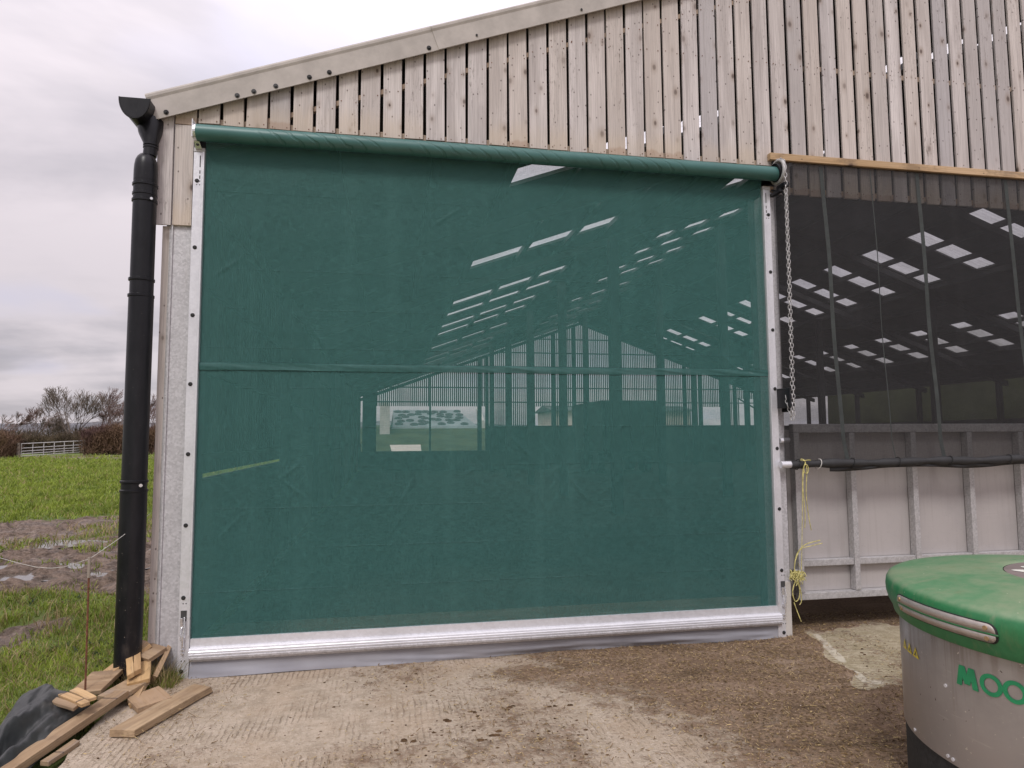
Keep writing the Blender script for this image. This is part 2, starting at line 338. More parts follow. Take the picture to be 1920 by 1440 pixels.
def yard_mat():
    m, t, b, o = material('yard_concrete'); oc = nd(t, 'ShaderNodeNewGeometry').outputs['Position']
    dirt_shade = attr(t, 'dirt_shade'); pale = attr(t, 'pale')
    n = noise(t, oc, 1.7, 6, .65); n2 = noise(t, oc, 7, 6, .7); n3 = noise(t, oc, 45, 4, .7); n4 = noise(t, oc, 150, 3, .7)
    br = nd(t, 'ShaderNodeTexWave', wave_type='BANDS', bands_direction='X'); setv(t, br.inputs[0], oc)
    br.inputs['Scale'].default_value = 8.6; br.inputs['Distortion'].default_value = 2.2; br.inputs['Detail'].default_value = 3; br.inputs['Detail Scale'].default_value = 1.2
    bx = nd(t, 'ShaderNodeTexWave', wave_type='BANDS', bands_direction='Y'); setv(t, bx.inputs[0], mapv(t, oc, (1, 1, 1), (0, 0, 0), (0, 0, .12)))
    bx.inputs['Scale'].default_value = 9.0; bx.inputs['Distortion'].default_value = 3.0; bx.inputs['Detail'].default_value = 3
    brx = nd(t, 'ShaderNodeMix', data_type='FLOAT'); setv(t, brx.inputs[0], pale); setv(t, brx.inputs[2], br.outputs['Fac']); setv(t, brx.inputs[3], bx.outputs['Fac'])
    groove = brx.outputs[0]
    c = mixc(t, ss(t, n2, .34, .66), (.40, .325, .245), (.58, .485, .385))
    c = mixc(t, mth(t, 'MULTIPLY', ss(t, n, .45, .65), .45), c, (.40, .295, .20))
    c = mixc(t, mth(t, 'MULTIPLY', ss(t, noise(t, oc, 22, 5, .7), .56, .70), .55), c, (.20, .14, .09))
    c = mixc(t, mth(t, 'MULTIPLY', ss(t, noise(t, mapv(t, oc, (1, 1, 1), (3, 8, 0)), 30, 4, .7), .56, .68), .5), c, (.68, .60, .50))
    c = mixc(t, pale, c, mixc(t, ss(t, n2, .35, .65), (.36, .31, .20), (.52, .455, .33)))
    gm = mth(t, 'MULTIPLY', ss(t, groove, .30, .05, 0, 1), ss(t, noise(t, mapv(t, oc, (1, 1, 1), (7, 3, 0)), 2.2, 5, .7), .42, .62)); gm = mth(t, 'MULTIPLY', gm, ss(t, n3, .36, .6))
    c = mixc(t, mth(t, 'MULTIPLY', gm, .5), c, (.20, .145, .10))
    pl = mth(t, 'MULTIPLY', mth(t, 'MULTIPLY', ss(t, bx.outputs['Fac'], .5, .12, 0, 1), ss(t, n3, .35, .55)), pale)
    c = mixc(t, mth(t, 'MULTIPLY', pl, .62), c, (.17, .125, .07))
    c = mixc(t, mth(t, 'MULTIPLY', ss(t, attr(t, 'rim'), .35, .6), .85), c, (.62, .57, .46))
    c = mixc(t, mth(t, 'MULTIPLY', ss(t, n3, .55, .75), .35), c, (.24, .17, .12))
    c = mixc(t, mth(t, 'MULTIPLY', ss(t, n4, .58, .75), .35), c, (.62, .55, .46))
    k = mth(t, 'ADD', dirt_shade, mth(t, 'ADD', mth(t, 'MULTIPLY', mth(t, 'SUBTRACT', n2, .5), 1.7), mth(t, 'MULTIPLY', mth(t, 'SUBTRACT', n3, .5), .7)))
    dm = ss(t, k, .34, .78)
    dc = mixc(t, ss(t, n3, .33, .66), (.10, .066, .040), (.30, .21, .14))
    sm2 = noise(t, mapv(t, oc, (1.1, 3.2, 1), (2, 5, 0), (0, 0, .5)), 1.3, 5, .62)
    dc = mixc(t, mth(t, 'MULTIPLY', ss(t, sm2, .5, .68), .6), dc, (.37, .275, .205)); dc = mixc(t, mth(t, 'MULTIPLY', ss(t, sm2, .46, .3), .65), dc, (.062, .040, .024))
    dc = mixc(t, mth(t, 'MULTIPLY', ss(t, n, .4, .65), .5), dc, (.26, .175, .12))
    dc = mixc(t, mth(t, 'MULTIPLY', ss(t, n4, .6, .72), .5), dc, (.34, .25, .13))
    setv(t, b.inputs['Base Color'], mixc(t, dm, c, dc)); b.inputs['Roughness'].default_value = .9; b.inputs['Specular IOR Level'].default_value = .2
    inv = mth(t, 'SUBTRACT', 1.0, dm)
    h = mth(t, 'ADD', mth(t, 'MULTIPLY', mth(t, 'MULTIPLY', gm, inv), -.35), mth(t, 'ADD', mth(t, 'MULTIPLY', n3, .6), mth(t, 'ADD', mth(t, 'MULTIPLY', n4, .35), mth(t, 'MULTIPLY', dm, .25))))
    bump(t, b, h, 1.0, .020)
    return m
M['yard'] = yard_mat()
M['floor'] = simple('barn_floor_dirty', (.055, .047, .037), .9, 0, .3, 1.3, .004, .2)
M['hill'] = simple('far_hill', (.135, .135, .145), .95, 0, .35, .02, 0, .1)
M['bank'] = simple('grass_bank', (.050, .062, .026), .95, 0, .35, .5, .05, .1, 3)
M['apron'] = simple('pale_apron', (.55, .50, .43), .9, 0, .12, .5, 0, .2)
def lid_mat():
    m, t, b, o = material('green_lid_plastic'); oc = objc(t)
    nrm = sep(t, nd(t, 'ShaderNodeNewGeometry').outputs['Normal'])[2]
    n = noise(t, oc, 3.2, 6, .65); n2 = noise(t, oc, 26, 4, .7)
    dust = mth(t, 'MULTIPLY', ss(t, nrm, .35, .95), ss(t, mth(t, 'ADD', n, mth(t, 'MULTIPLY', n2, .25)), .42, .78))   # dust settles where the lid is level
    c = mixc(t, ss(t, n2, .3, .7), (.022, .155, .055), (.030, .185, .068))
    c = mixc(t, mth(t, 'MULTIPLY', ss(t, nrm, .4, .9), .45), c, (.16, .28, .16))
    c = mixc(t, mth(t, 'MULTIPLY', dust, .65), c, (.25, .28, .18))
    c = mixc(t, mth(t, 'MULTIPLY', ss(t, noise(t, mapv(t, oc, (4, 14, 4), (0, 0, 0), (0, 0, .6)), 1, 5, .7), .56, .72), .4), c, (.26, .25, .17))
    side = ss(t, noise(t, mapv(t, oc, (9, 9, 2.5)), 1, 5, .7), .54, .74)
    c = mixc(t, mth(t, 'MULTIPLY', side, .35), c, (.16, .19, .09))
    sp = noise(t, oc, 55, 2); c = mixc(t, ss(t, sp, .73, .77), c, (.5, .48, .36))
    setv(t, b.inputs['Base Color'], c); b.inputs['Roughness'].default_value = .45
    bump(t, b, n2, .15, .003); return m
M['lid'] = lid_mat()
def drum_mat():
    m, t, b, o = material('dusty_steel_drum'); oc = objc(t)
    n = noise(t, oc, 2.2, 6, .65); st = noise(t, mapv(t, oc, (14, 14, 1.0)), 1, 5, .6); sp = noise(t, oc, 70, 2)
    z = sep(t, oc)[2]
    c = mixc(t, ss(t, n, .3, .7), (.30, .283, .275), (.40, .378, .37))
    sm = mth(t, 'MULTIPLY', ss(t, z, .64, .82), ss(t, st, .46, .62)); c = mixc(t, mth(t, 'MULTIPLY', sm, .5), c, (.20, .165, .14))
    low = mth(t, 'MULTIPLY', ss(t, z, .30, .62, 1, 0), ss(t, n, .35, .7)); c = mixc(t, mth(t, 'MULTIPLY', low, .5), c, (.25, .205, .175))
    scf = noise(t, mapv(t, oc, (5, 5, 60)), 1, 4, .7); c = mixc(t, mth(t, 'MULTIPLY', ss(t, scf, .62, .72), .35), c, (.55, .52, .5))
    drip = noise(t, mapv(t, oc, (30, 30, .9), (2, 1, 4)), 1, 3, .6); c = mixc(t, mth(t, 'MULTIPLY', mth(t, 'MULTIPLY', ss(t, drip, .54, .7), ss(t, z, .35, .8)), .45), c, (.19, .15, .12))
    c = mixc(t, ss(t, sp, .72, .76), c, (.62, .58, .52)); c = mixc(t, ss(t, noise(t, oc, 48, 2), .73, .77), c, (.07, .05, .04))
    setv(t, b.inputs['Base Color'], c); b.inputs['Metallic'].default_value = .6; b.inputs['Roughness'].default_value = .33
    return m
M['drum'] = drum_mat()
M['skirt'] = simple('rubber_skirt_speckled', (.018, .018, .018), .75, 0, .4, 40, .003)
M['lettering'] = simple('green_print', (.012, .215, .085), .5, 0, .12, 20)
M['yellow'] = simple('yellow_print', (.62, .50, .04), .5)
M['badge'] = simple('badge_disc', (.19, .155, .145), .6, 0, .15, 6)
M['white'] = simple('white_print', (.62, .62, .56), .6, 0, .15, 12)
M['brass'] = simple('tarnished_screw', (.42, .29, .16), .45, .6, .3, 30)
M['tarp'] = None
def tarp_mat():
    m, t, b, o = material('black_sheet'); oc = objc(t)
    n = noise(t, oc, 3, 5, .6)
    c = mixc(t, ss(t, n, .35, .65), (.022, .024, .025), (.05, .053, .052))
    w = voro(t, mapv(t, oc, (3, 5, 3)), 1, 'DISTANCE_TO_EDGE').outputs['Distance']
    c = mixc(t, mth(t, 'MULTIPLY', ss(t, noise(t, mapv(t, oc, (9, 3, 5)), 1, 4), .52, .7), .4), c, (.16, .145, .12))
    setv(t, b.inputs['Base Color'], c); b.inputs['Roughness'].default_value = .5
    bump(t, b, noise(t, oc, 9, 4), .4, .012); return m
M['tarp'] = tarp_mat()

# ------------------------------------------------------------------ mesh helpers
class MB:
    def __init__(s): s.v = []; s.f = []
    def add(s, vs, fs):
        o = len(s.v); s.v += [tuple(p) for p in vs]; s.f += [tuple(i + o for i in f) for f in fs]; return s
    def box(s, x0, x1, y0, y1, z0, z1):
        return s.add([(x0, y0, z0), (x1, y0, z0), (x1, y1, z0), (x0, y1, z0), (x0, y0, z1), (x1, y0, z1), (x1, y1, z1), (x0, y1, z1)],
                     [(0, 3, 2, 1), (4, 5, 6, 7), (0, 1, 5, 4), (1, 2, 6, 5), (2, 3, 7, 6), (3, 0, 4, 7)])
    def hexa(s, b, t):
        return s.add(list(b) + list(t), [(0, 3, 2, 1), (4, 5, 6, 7), (0, 1, 5, 4), (1, 2, 6, 5), (2, 3, 7, 6), (3, 0, 4, 7)])
    def prism(s, prof, d0, d1, axis='X'):
        n = len(prof)
        f = {'X': lambda a, b, d: (d, a, b), 'Y': lambda a, b, d: (a, d, b), 'Z': lambda a, b, d: (a, b, d)}[axis]
        vs = [f(a, b, d0) for a, b in prof] + [f(a, b, d1) for a, b in prof]
        fs = [(i, (i + 1) % n, n + (i + 1) % n, n + i) for i in range(n)] + [tuple(range(n))[::-1], tuple(range(n, 2 * n))]
        return s.add(vs, fs)
    def tube(s, pts, r, n=8, cap=True, closed=False):
        P = [Vector(p) for p in pts]; L = len(P); vs = []; fs = []; ref = None
        for i, p in enumerate(P):
            a = P[(i - 1) % L] if (closed or i) else P[i]; c = P[(i + 1) % L] if (closed or i < L - 1) else P[i]
            d = (c - a).normalized() if (c - a).length else Vector((0, 0, 1))
            if ref is None: ref = Vector((0, 0, 1)) if abs(d.z) < .9 else Vector((1, 0, 0))
            x = (ref - d * ref.dot(d)); x = x.normalized() if x.length > 1e-6 else d.orthogonal().normalized(); ref = x; y = d.cross(x)
            rr = r[i] if isinstance(r, (list, tuple)) else r
            for k in range(n):
                an = 2 * math.pi * k / n; vs.append(p + x * (rr * math.cos(an)) + y * (rr * math.sin(an)))
        m = L if closed else L - 1
        for i in range(m):
            for k in range(n):
                a = i * n + k; b = i * n + (k + 1) % n; j = ((i + 1) % L) * n
                fs.append((a, b, j + (k + 1) % n, j + k))
        if cap and not closed: fs += [tuple(range(n))[::-1], tuple(range((L - 1) * n, L * n))]
        return s.add(vs, fs)
    def lathe(s, prof, c=(0, 0, 0), n=64, a0=0, a1=360):
        full = abs(a1 - a0) >= 360; m = n if full else n + 1; vs = []; fs = []
        for r, z in prof:
            for k in range(m):
                a = R(a0 + (a1 - a0) * k / n); vs.append((c[0] + r * math.cos(a), c[1] + r * math.sin(a), c[2] + z))
        for i in range(len(prof) - 1):
            for k in range(n):
                q = (k + 1) % m; fs.append((i * m + k, i * m + q, (i + 1) * m + q, (i + 1) * m + k))
        return s.add(vs, fs)
    def disc(s, c, axis, r, h, n=10):
        a = Vector(axis).normalized(); c = Vector(c); return s.tube([c, c + a * h], r, n)
    def build(s, name, mat, parent=None, origin=None, smooth=False, bevel=0, solid=0):
        return mk(name, s.v, s.f, mat, parent, origin, smooth, bevel, solid)
OFF = {}
def mk(name, v, f, mat, parent=None, origin=None, smooth=False, bevel=0, solid=0):
    me = bpy.data.meshes.new(name); po = OFF.get(parent.name, Vector((0, 0, 0))) if parent else Vector((0, 0, 0))
    og = Vector(origin) if origin is not None else po
    arr = np.asarray(v, dtype=float) - np.array(og)
    me.from_pydata(arr.tolist(), [], f); me.update()
    if smooth:
        me.polygons.foreach_set('use_smooth', [True] * len(me.polygons)); me.set_sharp_from_angle(angle=R(42))
    if isinstance(mat, (list, tuple)):
        for x in mat: me.materials.append(x)
    else: me.materials.append(mat)
    ob = bpy.data.objects.new(name, me); COL.objects.link(ob)
    if parent: ob.parent = parent
    ob.location = og - po; OFF[ob.name] = og
    if bevel:
        b = ob.modifiers.new('bevel', 'BEVEL'); b.width = bevel; b.segments = 2; b.limit_method = 'ANGLE'
    if solid:
        b = ob.modifiers.new('solid', 'SOLIDIFY'); b.thickness = solid; b.offset = 0
    return ob
def mknp(name, v, quads, mat, parent=None, smooth=False):
    """fast mesh from numpy arrays (all faces with the same number of corners)"""
    me = bpy.data.meshes.new(name); v = np.asarray(v, np.float32); q = np.asarray(quads, np.int32); k = q.shape[1]
    po = OFF.get(parent.name, Vector((0, 0, 0))) if parent else Vector((0, 0, 0)); v = v - np.array(po, np.float32)
    me.vertices.add(len(v)); me.vertices.foreach_set('co', v.ravel())
    me.loops.add(q.size); me.loops.foreach_set('vertex_index', q.ravel())
    me.polygons.add(len(q)); me.polygons.foreach_set('loop_start', np.arange(0, q.size, k, dtype=np.int32))
    try: me.polygons.foreach_set('loop_total', np.full(len(q), k, np.int32))
    except Exception: pass
    if smooth: me.polygons.foreach_set('use_smooth', np.ones(len(q), bool))
    me.update(calc_edges=True); me.validate(); me.materials.append(mat)
    ob = bpy.data.objects.new(name, me); COL.objects.link(ob)
    if parent: ob.parent = parent
    OFF[ob.name] = po; return ob
def thing(name, label, cat, loc=(0, 0, 0), group=None):
    o = bpy.data.objects.new(name, None); COL.objects.link(o); o.location = loc; o.empty_display_size = .1
    o['label'] = label; o['category'] = cat
    if group: o['group'] = group
    OFF[o.name] = Vector(loc); return o
def tag(o, label, cat, group=None):
    o['label'] = label; o['category'] = cat
    if group: o['group'] = group
    return o
def structure(o): o['kind'] = 'structure'; return o
def stuff(o): o['kind'] = 'stuff'; return o
def vnoise(x, y, s=1.0, seed=0):
    """cheap smooth 2-D value noise on arrays, -1..1"""
    x = np.asarray(x, float) * s + seed * 17.3; y = np.asarray(y, float) * s + seed * 9.1
    xi = np.floor(x); yi = np.floor(y); fx = x - xi; fy = y - yi; fx = fx * fx * (3 - 2 * fx); fy = fy * fy * (3 - 2 * fy)
    def h(a, b):
        q = np.sin(a * 127.1 + b * 311.7 + seed) * 43758.5453; return (q - np.floor(q)) * 2 - 1
    return (h(xi, yi) * (1 - fx) + h(xi + 1, yi) * fx) * (1 - fy) + (h(xi, yi + 1) * (1 - fx) + h(xi + 1, yi + 1) * fx) * fy
def fbm(x, y, s, o=4, seed=0):
    a = 0; w = 1; t = 0
    for i in range(o): a = a + w * vnoise(x, y, s * 2 ** i, seed + i); t += w; w *= .5
    return a / t
def sst(a, b, v): t = np.clip((v - a) / (b - a), 0, 1); return t * t * (3 - 2 * t)

# ------------------------------------------------------------------ ground
S = .362
def roofz(x, XR=13.5): return 4.309 + S * np.where(np.asarray(x) < XR, x, 2 * XR - np.asarray(x))
def mudmask(x, y):
    d = y + .25 * x
    band = sst(1.8, 3.6, y + 1.8 * fbm(x, y, .6, 4, 5)) * (1 - sst(10.2, 12.5, y + 2.6 * fbm(x, y, .5, 4, 8)))
    m = band * (.90 + .75 * fbm(x, y, .7, 5, 2)) 
    near = np.clip(fbm(x, y, 1.3, 4, 11) * 2.0 - .05, 0, 1) * (1 - sst(2.4, 4, y)) * .85
    far = sst(46, 49, y) * (1 - sst(64, 68, y)) * np.clip(.55 + fbm(x, y * 3, .12, 3, 4) * .9, 0, 1) * .9
    return np.clip(np.maximum(np.maximum(m, near), far), 0, 1)
def fieldz(x, y):
    x = np.asarray(x, float); y = np.asarray(y, float)
    z = -.03 + .0045 * np.clip(y - 8, 0, 60) * sst(-.5, -6, x) + .05 * fbm(x, y, .22, 3, 3) * sst(-.6, -3, x)
    m = mudmask(x, y) * (y < 20)
    z = z + m * (.06 * fbm(x, y, 2.2, 3, 21) + .10 * fbm(x, y, 6.5, 3, 22) - .02) * sst(-.3, -1.2, x)
    inside = sst(-.55, -.15, x); z = z * (1 - inside) - .05 * inside
    z = z - 4 * sst(90, 260, np.hypot(x, y))
    return z
def warp(a, b, n, p):   # graded spacing
    t = np.linspace(0, 1, n); return a + (b - a) * t ** p
xs = np.concatenate([-np.array(warp(8, 900, 60, 3.2))[::-1], np.linspace(-8, -.1, 170)[1:], np.linspace(-.1, 40, 20)[1:], warp(40, 900, 20, 2.5)[1:]])
ys = np.concatenate([-np.array(warp(3, 300, 25, 2.5))[::-1], np.linspace(-3, 13, 330)[1:], warp(13, 1200, 110, 2.6)[1:]])
X, Y = np.meshgrid(xs, ys, indexing='ij'); Z = fieldz(X, Y)
def gridq(nx, ny):
    i, j = np.meshgrid(np.arange(nx - 1), np.arange(ny - 1), indexing='ij'); a = (i * ny + j).ravel()
    return np.stack([a, a + ny, a + ny + 1, a + 1], 1)
fld = structure(mknp('field', np.stack([X, Y, Z], -1).reshape(-1, 3), gridq(len(xs), len(ys)), M['field'], smooth=True))
at = fld.data.attributes.new('mud', 'FLOAT', 'POINT'); at.data.foreach_set('value', mudmask(X, Y).ravel().astype(np.float32))
# standing water in the deepest hoof prints: level sheets that the rough mud breaks up
for k, (cx, cy, rx, ry, zz) in enumerate([(-3.2, 4.7, 1.5, .8, -.046), (-4.9, 7.2, 1.5, .7, -.042), (-2.6, 6.4, .8, .5, -.046)]):
    b = MB(); ring = [(cx + rx * math.cos(a) * (1 + .15 * math.sin(3 * a + k)), cy + ry * math.sin(a) * (1 + .2 * math.cos(2 * a)), zz) for a in np.linspace(0, 2 * math.pi, 40)[:-1]]
    b.add(ring, [tuple(range(len(ring)))]); structure(b.build('puddle', M['puddle']))

# yard
def dirt_shade_mask(x, y):
    edge = 2.2 - .45 * (y + .1) + .35 * fbm(x, y, .8, 3, 31)
    d = sst(-.5, .9, x - edge)
    d = np.maximum(d * .9, .34 + .50 * fbm(x, y, 1.4, 4, 33))
    d = np.maximum(d, .95 * np.exp(-(((x - 2.75) / .75) ** 2 + ((y + .50 + .15 * (x - 2.75)) / .28) ** 2)))     # dark dung patch before the door
    d = np.maximum(d, .8 * sst(.0, .25, y))  # dirt plus shade put into the colour past the doorway and under the gate
    d = np.where(palemask(x, y) > .5, np.minimum(d, .30 + .5 * fbm(x, y, 3, 4, 9) + .5 * sst(.05, .3, y)), d)  # pale slab takes the same painted darkening towards the gate
    return np.clip(d, 0, 1)
def palemask(x, y):
    w = .12 * fbm(x, y, 3.5, 4, 40)
    a = sst(-.04, .04, x - 4.98 - .335 * y + w)
    return a * sst(-1.16, -1.10, y + w) * (1 - sst(.05, .25, y + w * 2))
fx = np.concatenate([np.linspace(-.45, 7.5, 520), warp(7.5, 45, 25, 2)[1:]]); fy = np.concatenate([-np.array(warp(3.6, 40, 30, 2))[::-1], np.linspace(-3.6, 1.4, 330)[1:]])
X, Y = np.meshgrid(fx, fy, indexing='ij')
edge_l = np.interp(Y, [-40, -3, -1.35, -.57, -.11, 0, .05, 1.5], [-.6, -.45, -.22, -.27, -.12, -.08, -.02, -.02]) + .04 * fbm(Y, Y * 0, 3, 3, 50)
Xn = np.where(X < .3, edge_l + (X + .45) / .75 * (.3 - edge_l), X)
D = dirt_shade_mask(Xn, Y); PL = palemask(Xn, Y)
Zy = .0 + .004 * fbm(Xn, Y, 1.5, 4, 60) + D * (.008 + .010 * fbm(Xn, Y, 5, 4, 61))
Zy = np.maximum(Zy, -.01); Zy = np.where(Y > .06, Zy * .5, Zy); 
Zy = Zy - .06 * (X <= -.449)
yard = structure(mknp('concrete_yard', np.stack([Xn, Y, Zy], -1).reshape(-1, 3), gridq(len(fx), len(fy)), M['yard'], smooth=True))
a1 = yard.data.attributes.new('dirt_shade', 'FLOAT', 'POINT'); a1.data.foreach_set('value', D.ravel().astype(np.float32))
RM = np.maximum(np.exp(-((Xn - 5.06 - .335 * Y) / .045) ** 2) * (Y < .02), np.exp(-((Y + 1.07) / .05) ** 2) * (Xn > 4.68)) * (Y > -1.14) * np.clip(.55 + fbm(Xn, Y, 4, 3, 66) * 1.2, 0, 1)
a3 = yard.data.attributes.new('rim', 'FLOAT', 'POINT'); a3.data.foreach_set('value', RM.ravel().astype(np.float32))
a2 = yard.data.attributes.new('pale', 'FLOAT', 'POINT'); a2.data.foreach_set('value', PL.ravel().astype(np.float32))
structure(MB().add([(-.02, 1.38, -.012), (27.2, 1.38, -.012), (27.2, 37, -.012), (-.02, 37, -.012)], [(0, 1, 2, 3)]).build('barn_floor', M['floor']))

# far terrain
def ridge(name, x0, x1, y, h, depth, mat, seed, base=-4):
    xs_ = np.linspace(x0, x1, 90); ys_ = np.linspace(y, y + depth, 14); X, Y = np.meshgrid(xs_, ys_, indexing='ij')
    t = (Y - y) / depth; Z = base + (h - base) * np.sin(np.clip(t * 1.2, 0, 1) * math.pi / 2) * (.8 + .25 * fbm(X, Y * 0, 3.0 / (x1 - x0) * 4, 4, seed))
    return structure(mknp(name, np.stack([X, Y, Z], -1).reshape(-1, 3), gridq(90, 14), mat, smooth=True))
ridge('distant_hill', -900, 200, 640, 25, 300, M['hill'], 3)
ridge('distant_hill', 0, 900, 700, 12, 300, M['hill'], 6)

# ------------------------------------------------------------------ the barn
barn = thing('barn', 'large farm shed with weathered vertical board gable and fibre cement roof edge', 'barn', (0, 0, 0))
YB = 36.0; XR = 13.5; XE = 27.3
# gable boards
pitch = .1724; nb = 0
def board(x0, x1, z0, ztop, y0=0.0, th=.022, mat='board'):
    w = random.uniform(-.003, .003); sk = random.uniform(-.004, .004); yy = y0 + random.uniform(-.002, .002); b = MB()
    z1a, z1b = ztop(x0), ztop(x1)
    b.hexa([(x0 + w, yy, z0), (x1 + w, yy, z0 + random.uniform(-.004, .004)), (x1 + w, yy + th, z0), (x0 + w, yy + th, z0)],
           [(x0 + sk, yy, z1a), (x1 + sk, yy, z1b), (x1 + sk, yy + th, z1b), (x0 + sk, yy + th, z1a)])
    return b.build('cladding_board', M[mat], barn, origin=((x0 + x1) / 2, yy, z0), bevel=.002)
top = lambda x: 4.185 + S * (x if x < XR else 2 * XR - x) + .10
flat = lambda x: 4.083
board(-.267, -.157, 3.303, top); board(-.147, -.014, 3.303, flat); board(-.147, .002, 4.09, top)
k = 0
while True:
    g = .006 + pitch * k
    if g > 9.6: break
    gap = random.uniform(.019, .027) if g < 4.4 else random.uniform(.026, .036) + .004 * (g > 6)
    board(g + gap / 2, g + pitch - gap / 2, (4.105 if g < 4.72 else 3.852) + random.uniform(-.004, .004), top); k += 1
gx = .006 + pitch * k; b = MB()
while gx < XE - .2:
    x0, x1 = gx + .01, gx + pitch - .01
    b.hexa([(x0, 0, 3.85), (x1, 0, 3.85), (x1, .022, 3.85), (x0, .022, 3.85)], [(x0, 0, top(x0)), (x1, 0, top(x1)), (x1, .022, top(x1)), (x0, .022, top(x0))]); gx += pitch
stuff(b.build('cladding_boards_beyond', M['board'], barn))
nb_ = MB(); kk = 0
while True:
    g = .006 + pitch * kk; kk += 1
    if g > 9.4: break
    zs_ = [(4.125 if g < 4.7 else 3.90)] + [z for z in (4.0 + S * g, 5.07, 6.12) if z > 4.3 and z < 4.1 + S * g]
    for z in zs_:
        for dx in (.035, pitch - .035):
            if z > 4.16 + S * g: continue
            nb_.disc((g + dx + random.uniform(-.008, .008), .0, z + random.uniform(-.008, .008)), (0, -1, 0), .0042, .004, 6)
stuff(nb_.build('nail_heads', M['rust'], barn))
# timber rails behind the boards
def rail_b(x0, x1, z, mat='innerwood'): return MB().box(x0, x1, .024, .064, z, z + .045).build('cladding_rail', M[mat], barn)
rail_b(.0, 4.74, 4.112); rail_b(4.74, XE, 3.88); rail_b(5.2, XE - 3, 5.05); rail_b(7.6, XE - 6, 6.1)
MB().hexa([(.45, .0245, 3.97 + S * .45), (XR, .0245, 3.97 + S * XR), (XR, .065, 3.97 + S * XR), (.45, .065, 3.97 + S * .45)],
          [(.45, .0245, 4.01 + S * .45), (XR, .0245, 4.01 + S * XR), (XR, .065, 4.01 + S * XR), (.45, .065, 4.01 + S * .45)]).build('cladding_rail', M['innerwood'], barn)
# bargeboards: face + rolled top, in three lapped lengths
def barge(x0, x1, side=1, lap=0.0):
    z0 = lambda x: 4.185 + S * (x if side > 0 else 2 * XR - x)
    prof = [(-.052 - lap, 0), (-.052 - lap, .165), (-.060 - lap, .185), (-.060 - lap, .205), (-.050, .222), (-.032, .230), (0.10, .230), (0.10, .216), (-.030, .216), (-.042 - lap * .5, .200), (-.042 - lap * .5, 0)]
    n = len(prof); b = MB()
    sh = S / (1 + S * S) * side
    vs = [(x0 - sh * dz_, yy, z0(x0 - sh * dz_) + dz_) for yy, dz_ in prof] + [(x1 - sh * dz_, yy, z0(x1 - sh * dz_) + dz_) for yy, dz_ in prof]
    b.add(vs, [(i, (i + 1) % n, n + (i + 1) % n, n + i) for i in range(n)] + [tuple(range(n))[::-1], tuple(range(n, 2 * n))])
    return b.build('bargeboard', M['fibre'], barn)
bg0 = barge(-.285, 1.86); bg1 = barge(1.84, 6.2, 1, .006); bg2 = barge(6.18, XR, 1); barge(XR, XE + .3, -1)
def bolt(x, dzz, par, big=False):
    z = 4.185 + S * x + dzz; b = MB(); b.disc((x, -.052, z), (0, -1, 0), .019, .004, 12); b.disc((x, -.056, z), (0, -1, 0), .010, .010, 6)
    b.build('bolt', M['steelpaint'] if big else M['blackrub'], par)
for x in (-.20, .83, .98, 1.76): bolt(x, .035, bg0, False)
for x in (.30, .42, .58): bolt(x, .03, bg0, True)
for x in (2.15, 3.05, 3.95): bolt(x, .04, bg1)
# roof: cells of fibre cement with gaps for rooflights
rows_l = [4.05, 6.6, 9.1, 11.3, 13.45, 15.3, 17.55, 19.3, 21.4, 23.2, 25.2, 27.3, 29.5, 31.8]
rows_r = [4.1, 6.1, 8.1, 10.15, 12.2, 14.25, 16.3, 18.35, 20.4, 22.45, 24.5, 26.55, 28.6, 30.65, 32.7]
bands_l = [(3.2, 6.58), (9.4, 12.2)]; bands_r = [(17.1, 19.85), (22.6, 25.2)]
rb = MB(); W = .72
def cell(x0, x1, y0, y1):
    z = lambda x: float(roofz(x)); rb.hexa([(x0, y0, z(x0)), (x1, y0, z(x1)), (x1, y1, z(x1)), (x0, y1, z(x0))], [(x0, y0, z(x0) + .06), (x1, y0, z(x1) + .06), (x1, y1, z(x1) + .06), (x0, y1, z(x0) + .06)])
def slope(rows, bands, xa, xb):
    y = .02; 
    for r in rows + [None]:
        y1 = YB + .3 if r is None else r - W / 2
        cell(xa, xb, y, y1)
        if r is None: break
        xx = [xa] + [q for bnd in bands for q in bnd] + [xb]
        for i in range(0, len(xx), 2): cell(xx[i], xx[i + 1], r - W / 2, r + W / 2)
        for bnd in bands:
            v = []; n = 40
            for x in bnd:
                for q in range(n + 1):
                    yy = r - W / 2 - .04 + (W + .08) * q / n; v.append((x, yy, float(roofz(x)) + .075 + .014 * math.sin(q / n * 2 * math.pi * 6)))
            f = [(i, i + 1, n + 2 + i, n + 1 + i) for i in range(n)]
            mk('skylight', v, f, M['skylight'], barn, smooth=True)
        y = r + W / 2
slope(rows_l, bands_l, -.36, XR); slope(rows_r, bands_r, XR, XE + .36)
rb.build('roof_sheeting', M['roofdark'], barn)
